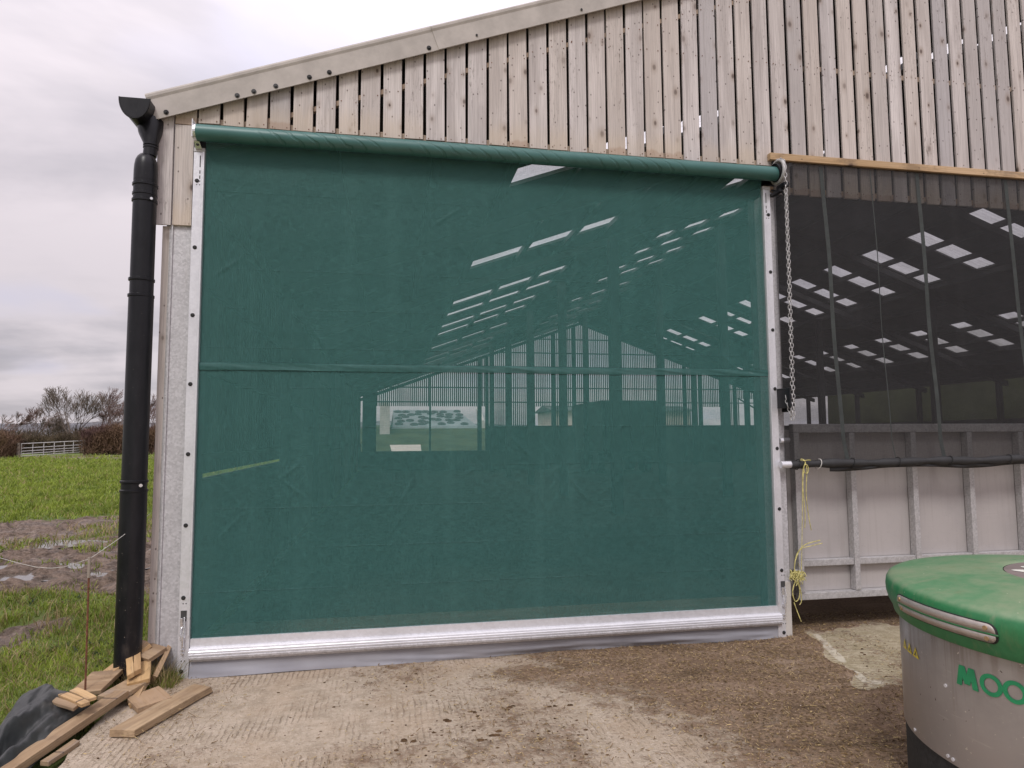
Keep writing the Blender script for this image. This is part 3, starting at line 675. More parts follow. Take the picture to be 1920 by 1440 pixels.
# purlins and portal frames
pb = MB()
for x in [.9, 2.0, 3.1, 4.36, 5.5, 6.52, 7.7, 8.8, 9.9, 11.0, 12.1, 13.2]:
    z = float(roofz(x)) - .005; pb.box(x - .05, x + .05, .1, YB - .1, z - .11, z)
for x in [13.8, 14.9, 16.0, 17.05, 18.02, 18.98, 19.95, 21.0, 22.3, 23.0, 23.9, 24.8, 25.9, 26.9]:
    z = float(roofz(x)) - .005; pb.box(x - .05, x + .05, .1, YB - .1, z - .16, z)
pb.build('purlin', M['steelpaint'], barn)
def beam(xa, xb, y, d, w=.09):
    za, zb = float(roofz(xa)) - .17, float(roofz(xb)) - .17; b = MB()
    b.hexa([(xa, y - w, za - d), (xb, y - w, zb - d), (xb, y + w, zb - d), (xa, y + w, za - d)], [(xa, y - w, za), (xb, y - w, zb), (xb, y + w, zb), (xa, y + w, za)])
    b.build('rafter_beam', M['steelpaint'], barn)
def ibeam(name, x, y, z0, z1, w=.16, d=.2, mat='steelpaint', t=.014):
    b = MB(); b.box(x - w / 2, x + w / 2, y, y + t, z0, z1); b.box(x - w / 2, x + w / 2, y + d - t, y + d, z0, z1); b.box(x - .006, x + .006, y + t, y + d - t, z0, z1)
    return b.build(name, M[mat], barn)
for y in (.30, 5.6, 10.1, 14.5, 18.9, 23.3, 27.7, 32.1, 35.5):
    beam(-.2, XR, y, .18); beam(XR, XE + .2, y, .20)
    ibeam('stanchion', 27.1, y - .1, 0, float(roofz(27.1)) - .2)
    if y > 1:
        if y < 35: ibeam('stanchion', -.12, y - .1, 0, float(roofz(-.12)) - .2, .12)
for y in (9.0, 13.6, 18.2, 22.8, 27.4, 32.0): ibeam('stanchion', 6.5, y, 0, float(roofz(6.5)) - .4, .22)
for y in (12.4, 17.0, 21.6, 26.2, 31.0): ibeam('stanchion', 11.0, y, 0, float(roofz(11)) - .4, .22)
for y in (14, 20, 26, 32): ibeam('stanchion', 19.5, y, 0, float(roofz(19.5)) - .4, .22)
# corner column, jamb column by the chain, and further gable columns
b = MB(); b.box(-.165, .0, .023, .035, 0, 4.1); b.box(-.165, -.150, .035, .20, 0, 4.1); b.box(-.152, -.142, .010, .023, .0, 3.30)
b.build('corner_column', M['galv'], barn, bevel=.002)
MB().box(-.222, -.172, .03, .075, .0, 3.30).build('corner_batten', M['board'], barn, origin=(-.2, .03, -3), bevel=.002)
MB().box(-.171, -.166, .024, .20, 0, 3.30).build('corner_flashing', M['gatebar'], barn)
MB().box(.002, .070, .02, .20, 0, 3.9).build('jamb_post', M['steelpaint'], barn)
b = MB(); b.box(4.70, 4.843, .004, .016, 0.0, 3.86); b.box(4.76, 4.772, .016, .22, 0, 3.86); b.build('jamb_column', M['galv'], barn, bevel=.002)
MB().box(4.70, 4.843, .222, .234, 0, 3.86).build('jamb_flange', M['steelpaint'], barn)
MB().box(4.775, 4.838, -.010, .004, 0.0, .46).build('kerb_plate', M['concpale'], barn, bevel=.002)
for x in (9.45, 14.0, 18.6, 23.2): ibeam('gable_column', x, .03, 0, float(roofz(x)) - .3, .2, .25, 'galv')
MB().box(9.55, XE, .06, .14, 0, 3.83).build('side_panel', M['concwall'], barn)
# black guide upright between column and gate
MB().box(4.846, 4.895, .10, .30, 0, 3.85).build('guide_upright', M['black'], barn)
# timber batten over the windbreak
MB().box(4.772, 9.5, -.052, -.002, 4.142, 4.205).build('top_batten', M['batten'], barn, origin=(4.772, 0, 4.17), bevel=.004)
# left side wall: boards over a concrete wall with a slit of daylight between
b = MB(); y = .25
while y < YB:
    gp = .010 if int(y * 3) % 5 else .018
    b.box(-.262, -.24, y, y + .165 - gp + .0, 1.375 if y < 6.6 else 1.33, 4.2); y += .165
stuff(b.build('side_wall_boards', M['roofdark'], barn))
b = MB()
for z in (1.5, 2.3, 3.1, 3.9): b.box(-.238, -.19, .25, YB, z, z + .06)
b.build('side_wall_rail', M['roofdark'], barn)
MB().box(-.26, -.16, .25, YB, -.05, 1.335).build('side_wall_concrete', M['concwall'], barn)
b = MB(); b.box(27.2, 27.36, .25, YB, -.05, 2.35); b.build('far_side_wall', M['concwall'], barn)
MB().box(27.2, 27.3, .25, YB, 4.05, 4.6).build('eaves_beam', M['roofdark'], barn)
# far gable: hundreds of slim boards with daylight between, rails and a low wall
b = MB(); x = .72; open_l = (.42, 7.35)
ops = [(10.55, 11.6, 3.62), (12.05, 12.95, 3.60), (18.15, 18.75, 3.62), (21.9, 24.0, 3.62), (24.6, 27.0, 4.15)]
while x < XE:
    zb = 3.62 if open_l[0] <= x < open_l[1] else 2.35
    for o0, o1, oz in ops:
        if o0 <= x < o1: zb = oz
    zt = float(roofz(x)) - .05
    if zt > zb: b.box(x, x + .072 + .006 * math.sin(x * 7), YB, YB + .02, zb, zt)
    x += .124
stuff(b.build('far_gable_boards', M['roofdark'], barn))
b = MB()
for z in (3.85, 4.75, 6.1, 7.0, 7.9):
    d = max(.4, (z - 4.25) / S + .1) if z > 4.2 else .4
    b.box(d, 2 * XR - d, YB - .06, YB - .002, z, z + .07)
b.build('far_gable_rail', M['roofdark'], barn)
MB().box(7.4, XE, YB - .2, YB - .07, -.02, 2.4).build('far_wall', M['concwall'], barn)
MB().box(-.1, .72, YB, YB + .1, -.02, 4.5).build('far_wall_end', M['roofdark'], barn)
for x in (3.95, 7.45, 10.3, 11.75, 13.1, 15.6, 18.9, 20.6, 21.75, 24.2, 25.7):
    ibeam('far_gable_column', x, YB - .32, 0, float(roofz(x)) - .2, .16 if x > 5 else .10, .25)
# diagonal brace seen through the net
MB().tube([(24.3, YB - .4, 4.2), (27.0, YB - .4, 2.7)], .05, 6).build('wind_brace', M['steelpaint'], barn)
# feed fence inside: low wall and rails
MB().box(.0, 10, 30, 30.2, -.02, 1.0).build('feed_wall', M['concwall'], barn)

# gutter and downpipe ------------------------------------------------
gut = thing('rain_gutter', 'black half round gutter with closed end below the roof edge', 'gutter', (-.40, -.2, 4.16))
prof = [(.100 * math.cos(a), .150 * math.sin(a)) for a in np.linspace(math.pi, 2 * math.pi, 18)]
inner = [(.095 * math.cos(a), .143 * math.sin(a)) for a in np.linspace(2 * math.pi, math.pi, 18)]
lp = [(x - .378, z + 4.183) for x, z in prof + inner]
MB().prism(lp, -.17, YB, 'Y').build('trough', M['black'], gut, smooth=False)
MB().prism([(x - .378, z + 4.183) for x, z in prof], -.176, -.168, 'Y').build('end_cap', M['black'], gut, bevel=.002)
rim = [(-.378 + .103 * math.cos(a), -.172, 4.183 + .153 * math.sin(a)) for a in np.linspace(math.pi, 2 * math.pi, 24)]
MB().tube(rim, .006, 6).build('end_rim', M['black'], gut, smooth=True)
MB().tube([(-.325, .02, 4.07), (-.315, -.02, 3.99), (-.300, -.045, 3.90), (-.298, -.05, 3.86)], [.098, .080, .050, .045], 20).build('outlet', M['black'], gut, smooth=True)
dp = thing('downpipe', 'black round downpipe with ribbed sockets at the barn corner', 'downpipe', (-.315, -.06, 0))
px_, py_ = -.322, -.06
MB().lathe([(.0, 3.815), (.02, 3.813), (.045, 3.802), (.061, 3.782), (.072, 3.755), (.078, 3.715), (.080, 3.67), (.080, 3.60)], (px_, py_, 0), 28).build('elbow', M['black'], dp, smooth=True)
MB().tube([(-.298, -.05, 3.87), (-.303, -.052, 3.80)], .047, 20).build('neck', M['black'], dp, smooth=True)
b = MB()
for z in (3.885, 3.865): b.lathe([(.040, z - .008), (.052, z - .006), (.052, z + .006), (.040, z + .008)], (-.298, -.05, 0), 20)
b.build('neck_ring', M['black'], dp, smooth=False)
MB().tube([(px_, py_, 3.62), (px_ + .002, py_, 2.70)], .079, 28).build('pipe', M['black'], dp, smooth=True)
MB().tube([(px_ + .002, py_, 2.74), (px_ + .006, py_ - .01, 1.30)], .083, 28).build('pipe', M['black'], dp, smooth=True)
MB().tube([(px_ + .006, py_ - .01, 1.34), (px_ + .012, py_ - .02, -.05)], .087, 28).build('pipe', M['black'], dp, smooth=True)
for z, r in ((3.57, .086), (3.50, .084), (3.45, .086), (2.86, .087), (2.74, .088), (2.35, .0)):
    if r: MB().lathe([(r - .008, z - .013), (r, z - .008), (r, z + .008), (r - .008, z + .013)], (px_, py_, 0), 28).build('socket_ring', M['black'], dp, smooth=False)
for z in (1.40, 1.335): MB().lathe([(.084, z - .012), (.091, z - .007), (.091, z + .007), (.084, z + .012)], (px_ + .006, py_ - .01, 0), 28).build('pipe_clip', M['black'], dp)
MB().disc((-.255, -.12, 1.375), (.3, -1, 0), .012, .02, 8).build('clip_screw', M['zincplate'], dp)
MB().disc((-.255, -.125, 3.45), (.3, -1, 0), .010, .016, 8).build('clip_screw', M['zincplate'], dp)

# ------------------------------------------------------------------ roller curtain
rd = thing('roller_curtain', 'wide green mesh roller curtain closing the doorway', 'roller door', (2.38, 0, 0))
# cloth with slack and press folds
nx, nz = 480, 390; gx_ = np.linspace(.078, 4.688, nx); gz_ = np.linspace(.255, 3.985, nz); X, Z = np.meshgrid(gx_, gz_, indexing='ij')
Yc = -.024 + .006 * fbm(X, Z, .55, 3, 70) + .0034 * fbm(X, Z * 1.4, 2.6, 3, 71) + .0016 * fbm(X * 2.2, Z * .5, 3.0, 3, 73)
def crease(X, Z, x0, z0, x1, z1, w=.012, a=.004):
    d = np.array([x1 - x0, z1 - z0]); L = np.hypot(*d); d /= L; s_ = (X - x0) * d[0] + (Z - z0) * d[1]; n_ = -(X - x0) * d[1] + (Z - z0) * d[0]
    return a * np.exp(-(n_ / w) ** 2) * sst(-.05, .08, s_) * (1 - sst(L - .08, L + .05, s_))
r2 = random.Random(5)
for i in range(48):
    x0 = r2.uniform(.3, 4.5); z0 = r2.uniform(.5, 3.8); an = r2.choice([.8, -.8, .9, -.7]) + r2.uniform(-.25, .25); L = r2.uniform(.08, .36) * r2.uniform(.5, 1); s_ = r2.choice([1, -1])
    Yc = Yc - crease(X, Z, x0, z0, x0 + s_ * L * math.cos(an), z0 + L * math.sin(an), .009, r2.uniform(.002, .0055))
    if r2.random() < .5: Yc = Yc - crease(X, Z, x0, z0, x0 + s_ * L * math.cos(an), z0 - L * math.sin(an), .009, r2.uniform(.0015, .005))
mknp('curtain_cloth', np.stack([X, Yc, Z], -1).reshape(-1, 3), gridq(nx, nz)[:, ::-1], M['green'], rd, smooth=True)
# sewn pocket across the middle
nx = 260; gx_ = np.linspace(.08, 4.686, nx); gz_ = np.linspace(2.210, 2.264, 8); X, Z = np.meshgrid(gx_, gz_, indexing='ij')
t_ = (Z - 2.210) / .054; Yc = -.031 - .004 * np.sin(t_ * math.pi) * (.6 + .8 * np.abs(fbm(X, Z * 0, 2.2, 2, 75))) - .012 * fbm(X * 1 + Z * 6, Z, 4, 3, 76) * np.sin(t_ * math.pi)
mknp('sewn_pocket', np.stack([X, Yc, Z + .008 * fbm(X, X * 0, 1.2, 3, 77)], -1).reshape(-1, 3), gridq(nx, 8)[:, ::-1], M['greensolid'], rd, smooth=True)
# roller tube
MB().tube([(.035, -.105, 3.985), (4.785, -.105, 3.985)], .061, 36).build('roller_tube', M['roll'], rd, origin=(.035, -.105, 3.985), smooth=True)
# left end plate and bracket
b = MB(); b.box(.012, .018, -.16, -.03, 3.93, 4.065); b.build('end_plate', M['alu'], rd, bevel=.001)
MB().tube([(.018, -.105, 3.985), (.036, -.105, 3.985)], .062, 24).build('end_disc', M['zincplate'], rd)
b = MB(); b.hexa([(.015, -.06, 3.88), (.060, -.06, 3.88), (.060, -.035, 3.88), (.015, -.035, 3.88)], [(.012, -.11, 3.945), (.045, -.11, 3.945), (.045, -.07, 3.945), (.012, -.07, 3.945)])
b.build('end_bracket', M['zincplate'], rd, bevel=.002)
b = MB(); b.disc((.035, -.075, 3.905), (0, -1, 0), .012, .008, 8); b.disc((.045, -.095, 3.93), (0, -1, 0), .010, .008, 8); b.build('bracket_bolt', M['steelpaint'], rd)
# side rails
def guide(x0, x1, inner):
    rl = MB(); rl.box(x0, x1, -.040, .0, .0, 3.862)
    o = rl.build('side_rail', M['alu'], rd, bevel=.002)
    xi = x1 - .013 if inner > 0 else x0; MB().box(xi, xi + .013, -.052, -.041, .30, 3.862).build('rail_lip', M['alu'], o, bevel=.0015)
    MB().box(x0 - .001, x1 + .001, -.043, -.0005, 3.863, 3.895).build('rail_cap', M['gatebar'], o, bevel=.002)
    xb = x0 + .028 if inner > 0 else x1 - .022
    for i in range(8):
        z = .052 + .5125 * i; bb = MB(); bb.lathe([(.0, .0), (.0155, 0), (.0155, .002), (.011, .0075), (0, .009)], (0, 0, 0), 12)
        bb.v = [(xb + p[0], -.0402 - p[2], z + p[1]) for p in bb.v]; bb.build('bolt', M['blackrub'], o, smooth=True)
    sl = MB(); xs_ = xb + .019 * inner
    sl.box(xs_ - .0035, xs_ + .0035, -.0408, -.0402, 3.745, 3.835); sl.box(xs_ - .0035, xs_ + .0035, -.0408, -.0402, 3.695, 3.72); sl.box(xs_ - .0035, xs_ + .0035, -.0408, -.0402, 3.655, 3.68)
    for dz in (.0, .028):
        for dx in (0, -.02 * inner): sl.box(xs_ + dx - .004, xs_ + dx + .004, -.0408, -.0402, 3.605 + dz, 3.612 + dz)
    for z in (.52, .02 + .10):
        for dx in (0, .02): sl.box(xb - .004 + dx, xb + .003 + dx, -.0408, -.0402, z, z + .008)
    sl.build('slot_hole', M['blackrub'], o)
    # over-centre latch
    la = MB(); la.box(xb - .014, xb + .026, -.0415, -.0403, .40, .475); la.build('latch_recess', M['steelpaint'], o)
    lv = MB(); lv.hexa([(xb - .010, -.052, .355), (xb + .006, -.052, .355), (xb + .006, -.042, .355), (xb - .010, -.042, .355)], [(xb - .014, -.060, .425), (xb + .004, -.060, .425), (xb + .004, -.046, .425), (xb - .014, -.046, .425)])
    lv.tube([(xb - .002, -.055, .36), (xb - .006, -.065, .31), (xb + .008, -.062, .27), (xb + .004, -.055, .20)], .0055, 6)
    lv.tube([(xb + .014, -.052, .43), (xb + .018, -.062, .36), (xb + .010, -.066, .30), (xb + .013, -.056, .22)], .006, 6)
    lv.box(xb - .008, xb + .020, -.058, -.0405, .268, .290); lv.box(xb - .006, xb + .018, -.050, -.0405, .19, .205)
    lv.disc((xb + .006, -.0405, .175), (0, -1, 0), .010, .012, 10)
    lv.build('latch', M['zincplate'], o, bevel=.001)
guide(0.0, .078, 1); guide(4.690, 4.762, -1)
# bottom bar: flat strip, ridged barrel, dark rolled underside
pr = [(-.036, .273), (-.038, .214), (-.062, .212), (-.070, .205), (-.072, .198), (-.069, .195), (-.073, .188), (-.074, .180), (-.070, .177), (-.073, .170), (-.072, .160), (-.066, .154), (-.060, .151), (-.058, .146), (-.056, .140), (-.044, .120), (-.030, .113), (-.012, .113), (-.012, .273)]
MB().prism(pr, .082, 4.712, 'X').build('bottom_bar', M['alu'], rd)
b = MB(); b.prism([(-.074, .158), (-.0765, .150), (-.073, .136), (-.058, .118), (-.052, .118), (-.052, .150)], .084, 4.710, 'X'); b.build('bar_underside', M['galv'], rd)
# grey skirt
nx, nz = 220, 12; gx_ = np.linspace(.084, 4.70, nx); gz_ = np.linspace(.004, .125, nz); X, Z = np.meshgrid(gx_, gz_, indexing='ij'); t_ = 1 - (Z - .004) / .121
Yc = -.034 - .004 * t_ + t_ * (.045 * fbm(X, Z * 2, .8, 2, 81) + (.012 + .03 * sst(1.2, 2.2, X)) * fbm(X * .8 + Z * 6, Z * 9 - X * .3, 1.9, 3, 83)) 
mknp('skirt', np.stack([X, Yc, Z + .006 * t_ * fbm(X, X * 0, 1.1, 2, 84)], -1).reshape(-1, 3), gridq(nx, nz)[:, ::-1], M['pvc'], rd, smooth=True)
# hoist: chain wheel, guard and chain
b = MB(); wheel = [(4.805, -.105 + .098 * math.cos(a), 4.005 + .098 * math.sin(a)) for a in np.linspace(0, 2 * math.pi, 40)[:-1]]
b.tube(wheel, .016, 10, closed=True); w_ = b.build('chain_wheel', M['steelpaint'], rd, smooth=True); w_.data.materials[0] = M['gatebar']
MB().tube([(4.775, -.105, 3.995), (4.80, -.105, 4.0)], .080, 24).build('wheel_hub', M['black'], rd)
b = MB(); b.box(4.785, 4.835, -.22, -.10, 3.835, 3.875); b.box(4.765, 4.80, -.18, -.03, 3.80, 3.83); b.tube([(4.77, -.05, 3.86), (4.80, -.17, 3.80), (4.79, -.20, 3.77)], .010, 6); b.build('chain_guide', M['black'], rd, bevel=.004)
cb_ = MB()
def links(path, mb):
    P = [Vector(p) for p in path]; acc = 0; step = .036; i = 0; cur = P[0].copy(); seg = 0; kk = 0
    while seg < len(P) - 1:
        d = P[seg + 1] - cur
        if d.length < step: seg += 1; continue
        d.normalize(); c = cur + d * step / 2; side = d.cross(Vector((0, 1, 0))) if kk % 2 else Vector((0, 1, 0)) ; side = (side - d * side.dot(d)).normalized()
        if side.length < .5: side = d.orthogonal()
        q = math.radians(38); side = (side * math.cos(q) + d.cross(side) * math.sin(q))
        ring = [c + d * (.0235 * math.cos(a)) + side * (.0125 * math.sin(a)) for a in np.linspace(0, 2 * math.pi, 9)[:-1]]
        mb.tube(ring, .0032, 5, closed=True); cur = cur + d * step; kk += 1
arc = [(4.806, -.105 - .112 * math.sin(a), 4.005 + .112 * math.cos(a)) for a in np.linspace(-.9, math.pi / 2, 14)]
links(arc + [(4.803, -.217, 3.9), (4.797, -.216, 3.0), (4.790, -.214, 2.2), (4.788, -.212, 1.86), (4.778, -.212, 1.80), (4.760, -.20, 1.83), (4.752, -.19, 1.98), (4.760, -.16, 2.06)], cb_)
links([(4.815, -.20, 3.88), (4.812, -.205, 3.0), (4.806, -.205, 2.1), (4.800, -.208, 1.90), (4.788, -.215, 1.84), (4.775, -.21, 1.92), (4.772, -.205, 2.04)], cb_)
cb_.build('chain', M['gatebar'], rd, smooth=True)
b = MB(); b.box(4.755, 4.772, -.225, -.04, 1.93, 2.10); b.box(4.815, 4.832, -.18, -.01, 1.90, 2.10); b.build('chain_keeper', M['black'], rd, bevel=.004)
MB().tube([(4.775, -.03, 1.655), (4.86, -.03, 1.66)], .022, 12).build('stop_pin', M['alu'], rd)

# ------------------------------------------------------------------ windbreak net
nt_ = thing('windbreak_net', 'black windbreak netting with webbing straps hung from a timber batten', 'netting', (7.1, -.03, 1.45))
nx, nz = 150, 150; gx_ = np.linspace(4.80, 9.4, nx); gz_ = np.linspace(1.45, 4.15, nz); X, Z = np.meshgrid(gx_, gz_, indexing='ij'); t_ = (4.15 - Z) / 2.7
Yn = -.030 - .03 * t_ + .012 * fbm(X, Z * 1.6, 1.4, 3, 90) * np.minimum(1, t_ * 4) + .010 * t_ * np.sin(X * 7 + 2 * fbm(X, Z, 1, 2, 91)) * sst(.6, 1, t_)
bunch = np.exp(-((X - 5.0) / .22) ** 2) * np.exp(-((Z - 1.7) / .5) ** 2)
Yn = Yn + .02 * bunch * np.sin((X - 5) * 60 + Z * 9)
Zn = Z + .015 * sst(.85, 1, t_) * fbm(X, X * 0, 2.4, 2, 95)
mknp('net', np.stack([X, Yn, Zn], -1).reshape(-1, 3), gridq(nx, nz)[:, ::-1], M['netting'], nt_, smooth=True)
def strap(xa, xb, w, mat, zb=1.47, name='webbing_strap'):
    v = []; f = []; n = 40
    for i in range(n + 1):
        t = i / n; z = 4.13 + (zb - 4.13) * t; x = xa + (xb - xa) * t + .006 * math.sin(t * 9 + xa) + (.03 * max(0, (t - .93) / .07))
        y = -.012 - .030 * t + .003 * math.sin(t * 14)
        v += [(x - w / 2, y, z), (x + w / 2, y - .002, z)]
    f = [(2 * i, 2 * i + 2, 2 * i + 3, 2 * i + 1) for i in range(n)]; mk(name, v, f, mat, nt_, solid=.002)
strap(5.30, 5.38, .037, M['green_web']); strap(6.29, 6.36, .037, M['green_web']); strap(7.26, 7.36, .037, M['green_web']); strap(8.3, 8.36, .037, M['green_web'])
strap(5.80, 5.86, .007, M['green_web'], name='draw_cord'); strap(8.0, 8.02, .007, M['green_web'], name='draw_cord')
MB().tube([(4.745, -.075, 1.452), (4.86, -.076, 1.4525)], .030, 16).build('bottom_tube', M['alu'], nt_, smooth=True)
MB().lathe([(.0, 0), (.019, 0)], (0, 0, 0), 12)
pts = [(x, -.078 + .004 * math.sin(x * 9), 1.452 + .0085 * (x - 4.86) + .004 * math.sin(x * 6.3)) for x in np.linspace(4.835, 9.28, 90)]
MB().tube(pts, [.035 + .005 * math.sin(x[0] * 11) + .004 * math.sin(x[0] * 23 + 1) for x in pts], 14).build('rolled_hem', M['netsolid'], nt_, smooth=True)
n_ = 90; v = []; f = []
for i in range(n_ + 1):
    x = 5.2 + 4.05 * i / n_; d = .02 + .025 * abs(math.sin(x * 2.1)) * (.5 + .5 * math.sin(x * 5)); z = 1.428 + .0085 * (x - 4.86)
    v += [(x, -.085, z), (x, -.082 + .01 * math.sin(x * 20), z - d)]
mk('hem_flap', v, [(2 * i, 2 * i + 1, 2 * i + 3, 2 * i + 2) for i in range(n_)], M['netsolid'], nt_, smooth=True, solid=.003)
for x in (4.90, 5.10, 5.42, 5.87, 6.40, 7.02, 7.4):
    z = 1.452 + .0085 * (x - 4.86); MB().tube([(x + .012 * math.sin(a), -.078 + .043 * math.cos(a), z + .043 * math.sin(a)) for a in np.linspace(0, 2 * math.pi, 17)[:-1]], .0035, 5, closed=True).build('cable_tie', M['blackrub'] if x != 5.10 else M['wire'], nt_)
# ------------------------------------------------------------------ sheeted gate behind the net
sg = thing('sheeted_gate', 'grey sheeted steel gate with vertical ribs under the windbreak net', 'gate', (7.1, .12, 0))
xv = [4.985, 5.535, 6.165, 6.765, 7.33, 7.92, 8.51, 9.10]
def bar(x0, x1, z0, z1, y0=.10, y1=.16, name='frame_bar'): return MB().box(x0, x1, y0, y1, z0, z1).build(name, M['gatebar'], sg, origin=(x0, y0, z0), bevel=.004)
for x in xv: bar(x, x + .052, .335, 1.72, .085, .158, 'rib')
bar(4.985, 9.38, .272, .332, .09); bar(4.985, 9.38, 1.723, 1.80, .09)
for i, x in enumerate(xv[:-1]): bar(x + .054, xv[i + 1] - .002, .556, .612, .095, .157)
xx = xv + [9.4]
for i in range(len(xv)):
    for z0, z1 in ((.334, .555), (.613, 1.722)):
        MB().box(xx[i] + .053, xx[i + 1] - .001, .160, .166, z0, z1).build('sheet_panel', M['panel'], sg, origin=(xx[i] + i * .7, 0, z0 * 3))
MB().box(4.95, 9.4, .1665, .172, .30, 1.75).build('backing_sheet', M['panel'], sg)
MB().disc((4.955, .12, .505), (1, 0, 0), .03, .06, 12).build('hinge_pin', M['gatebar'], sg)
MB().box(4.93, 5.01, .06, .10, .43, .46).build('hinge_eye', M['gatebar'], sg)

# baler twine
def strand(pts, r, mb, n=5):
    P = [Vector(p) for p in pts]; o = []
    for i in range(len(P) - 1):
        for q in range(5):
            t = q / 5; a = P[max(0, i - 1)]; b_ = P[i]; c = P[i + 1]; d = P[min(len(P) - 1, i + 2)]
            o.append(.5 * ((2 * b_) + (c - a) * t + (2 * a - 5 * b_ + 4 * c - d) * t * t + (3 * b_ - a - 3 * c + d) * t ** 3))
    o.append(P[-1]); mb.tube(o, r, n)
b = MB()
zt = 1.456
b.tube([(4.945 + .006 * math.sin(a * 3), -.078 + .042 * math.cos(a), zt + .042 * math.sin(a)) for a in np.linspace(0, 6 * math.pi, 50)], .004, 5)
strand([(4.90, -.12, zt + .036), (4.93, -.125, zt + .03), (4.97, -.123, zt + .034), (5.0, -.12, zt + .032)], .004, b)
strand([(4.945, -.122, zt + .01), (4.925, -.125, 1.40), (4.918, -.118, 1.25), (4.93, -.115, 1.05), (4.925, -.11, .92)], .0038, b)
strand([(4.95, -.122, zt), (4.955, -.125, 1.39), (4.945, -.118, 1.2), (4.965, -.115, 1.0), (4.985, -.11, .90)], .0038, b)
strand([(4.94, -.122, zt), (4.915, -.125, 1.38), (4.905, -.118, 1.1), (4.885, -.112, .7), (4.872, -.108, .48)], .003, b)
b.tube([(4.945 + .022 * math.cos(a), -.13, 1.415 + .04 * math.sin(a)) for a in np.linspace(0, 2 * math.pi, 15)[:-1]], .0042, 5, closed=True)
tag(b.build('baler_twine', M['twine'], smooth=True), 'yellow baler twine hanging in long strands from the net tube', 'twine')
b = MB(); r3 = random.Random(3)
MB_ = b
for i in range(9):
    x = 4.845 + .016 * i; b.tube([(x + .004 * math.sin(a), .03 + .05 * math.cos(a), (.505 + r3.uniform(-.012, .012)) + r3.uniform(.022, .036) * math.sin(a)) for a in np.linspace(0, 2 * math.pi, 13)[:-1]], .0042, 5, closed=True)
strand([(4.83, -.03, .50), (4.86, -.03, .54), (4.90, -.035, .49), (4.93, -.03, .52)], .005, b)
strand([(4.865, -.03, .50), (4.87, -.03, .60), (4.90, -.03, .70), (4.98, -.03, .77), (5.12, -.03, .80)], .0042, b)
strand([(4.88, -.03, .64), (4.93, -.03, .73), (5.03, -.03, .755), (5.14, -.03, .775)], .0035, b)
strand([(4.85, -.03, .49), (4.90, -.035, .42), (4.90, -.03, .33), (4.86, -.03, .30), (4.84, -.03, .38), (4.87, -.03, .47)], .0045, b)
strand([(4.88, -.03, .49), (4.915, -.03, .40), (4.92, -.03, .30), (4.90, -.03, .27)], .004, b)
strand([(4.85, -.03, .29), (4.875, -.03, .22), (4.91, -.03, .13)], .0042, b)
strand([(4.90, -.03, .62), (4.94, .0, .57), (4.985, .02, .52)], .0022, b)
for i in range(34):
    p = Vector((4.82 + r3.random() * .14, -.02 - .03 * r3.random(), .47 + r3.random() * .07)); b.tube([p, p + Vector((r3.uniform(-.03, .03), -.01, r3.uniform(-.05, .03)))], .003, 4)
tag(b.build('baler_twine', M['twine'], smooth=True), 'tangled yellow baler twine knotted round the low gate hinge', 'twine')

# ------------------------------------------------------------------ feed pushing robot
RC = (4.692, -2.744, 0)
rbt = thing('feed_pusher_robot', 'round steel drum feed pusher with dusty green lid', 'feed pusher', RC)
MB().lathe([(.852, .30), (.852, .835)], RC, 128).build('drum', M['drum'], rbt, smooth=True)
MB().lathe([(.80, .02), (.843, .02), (.847, .05), (.846, .298), (.80, .298)], RC, 128).build('rubber_skirt', M['skirt'], rbt, smooth=True)
lp = [(.83, .835), (.868, .818), (.874, .824), (.880, .850), (.897, .885), (.905, .915), (.907, .945), (.903, .972), (.893, .990), (.875, 1.001), (.84, 1.009), (.75, 1.022), (.6, 1.042), (.46, 1.050), (.412, 1.052), (.405, 1.047)]
MB().lathe(lp, RC, 128).build('lid', M['lid'], rbt, smooth=True)
def cpt(ang, z, r): return (RC[0] + r * math.cos(R(ang)), RC[1] + r * math.sin(R(ang)), z)
def lidr(z): return float(np.interp(z, [.824, .85, .885, .915, .945, .972, .990], [.874, .880, .897, .905, .907, .903, .893]))
def slotstrip(a0, a1, z0, z1, name, mat, r_off, rtop, rbot, par):
    n = 64; v = []; f = []
    for i in range(n + 1):
        t = .5 - .5 * math.cos(math.pi * i / n); a = a0 + (a1 - a0) * t; dd = min(t, 1 - t) * abs(a1 - a0) * .0157 * 1.0
        def ins(rad): return rad - math.sqrt(max(0, rad * rad - (rad - min(rad, dd)) ** 2)) if rad > 0 else 0
        lo = z0 + ins(rbot); hi = z1 - ins(rtop)
        for z in (lo, (lo + hi) / 2, hi): v.append(cpt(a, z, lidr(z) + r_off))
    for i in range(n):
        for j in (0, 1): f.append((3 * i + j, 3 * i + 3 + j, 3 * i + 4 + j, 3 * i + 1 + j))
    return mk(name, v, f, mat, par, smooth=True, solid=.003)
bz = slotstrip(159.5, 195.2, .872, .955, 'bumper_slot', M['blackrub'], .0022, .034, .034, rbt)
slotstrip(160.0, 194.7, .917, .951, 'steel_strip', M['steel'], .0055, .03, .0, bz); slotstrip(160.0, 194.7, .876, .908, 'steel_strip', M['steel'], .0055, .0, .03, bz)
slotstrip(159.3, 195.4, .909, .916, 'green_bead', M['lid'], .006, .0, .0, bz)
slotstrip(200, 222, .832, .85, 'lower_slot', M['steel'], .004, .008, .008, rbt)
slotstrip(225, 262, .872, .955, 'bumper_slot', M['blackrub'], .0022, .034, .034, rbt)
for a, z in ((192.5, .934), (192.5, .892), (162, .934), (162, .892)):
    MB().disc(cpt(a, z, lidr(z) + .006), (math.cos(R(a)), math.sin(R(a)), 0), .009, .006, 10).build('screw', M['brass'], bz)
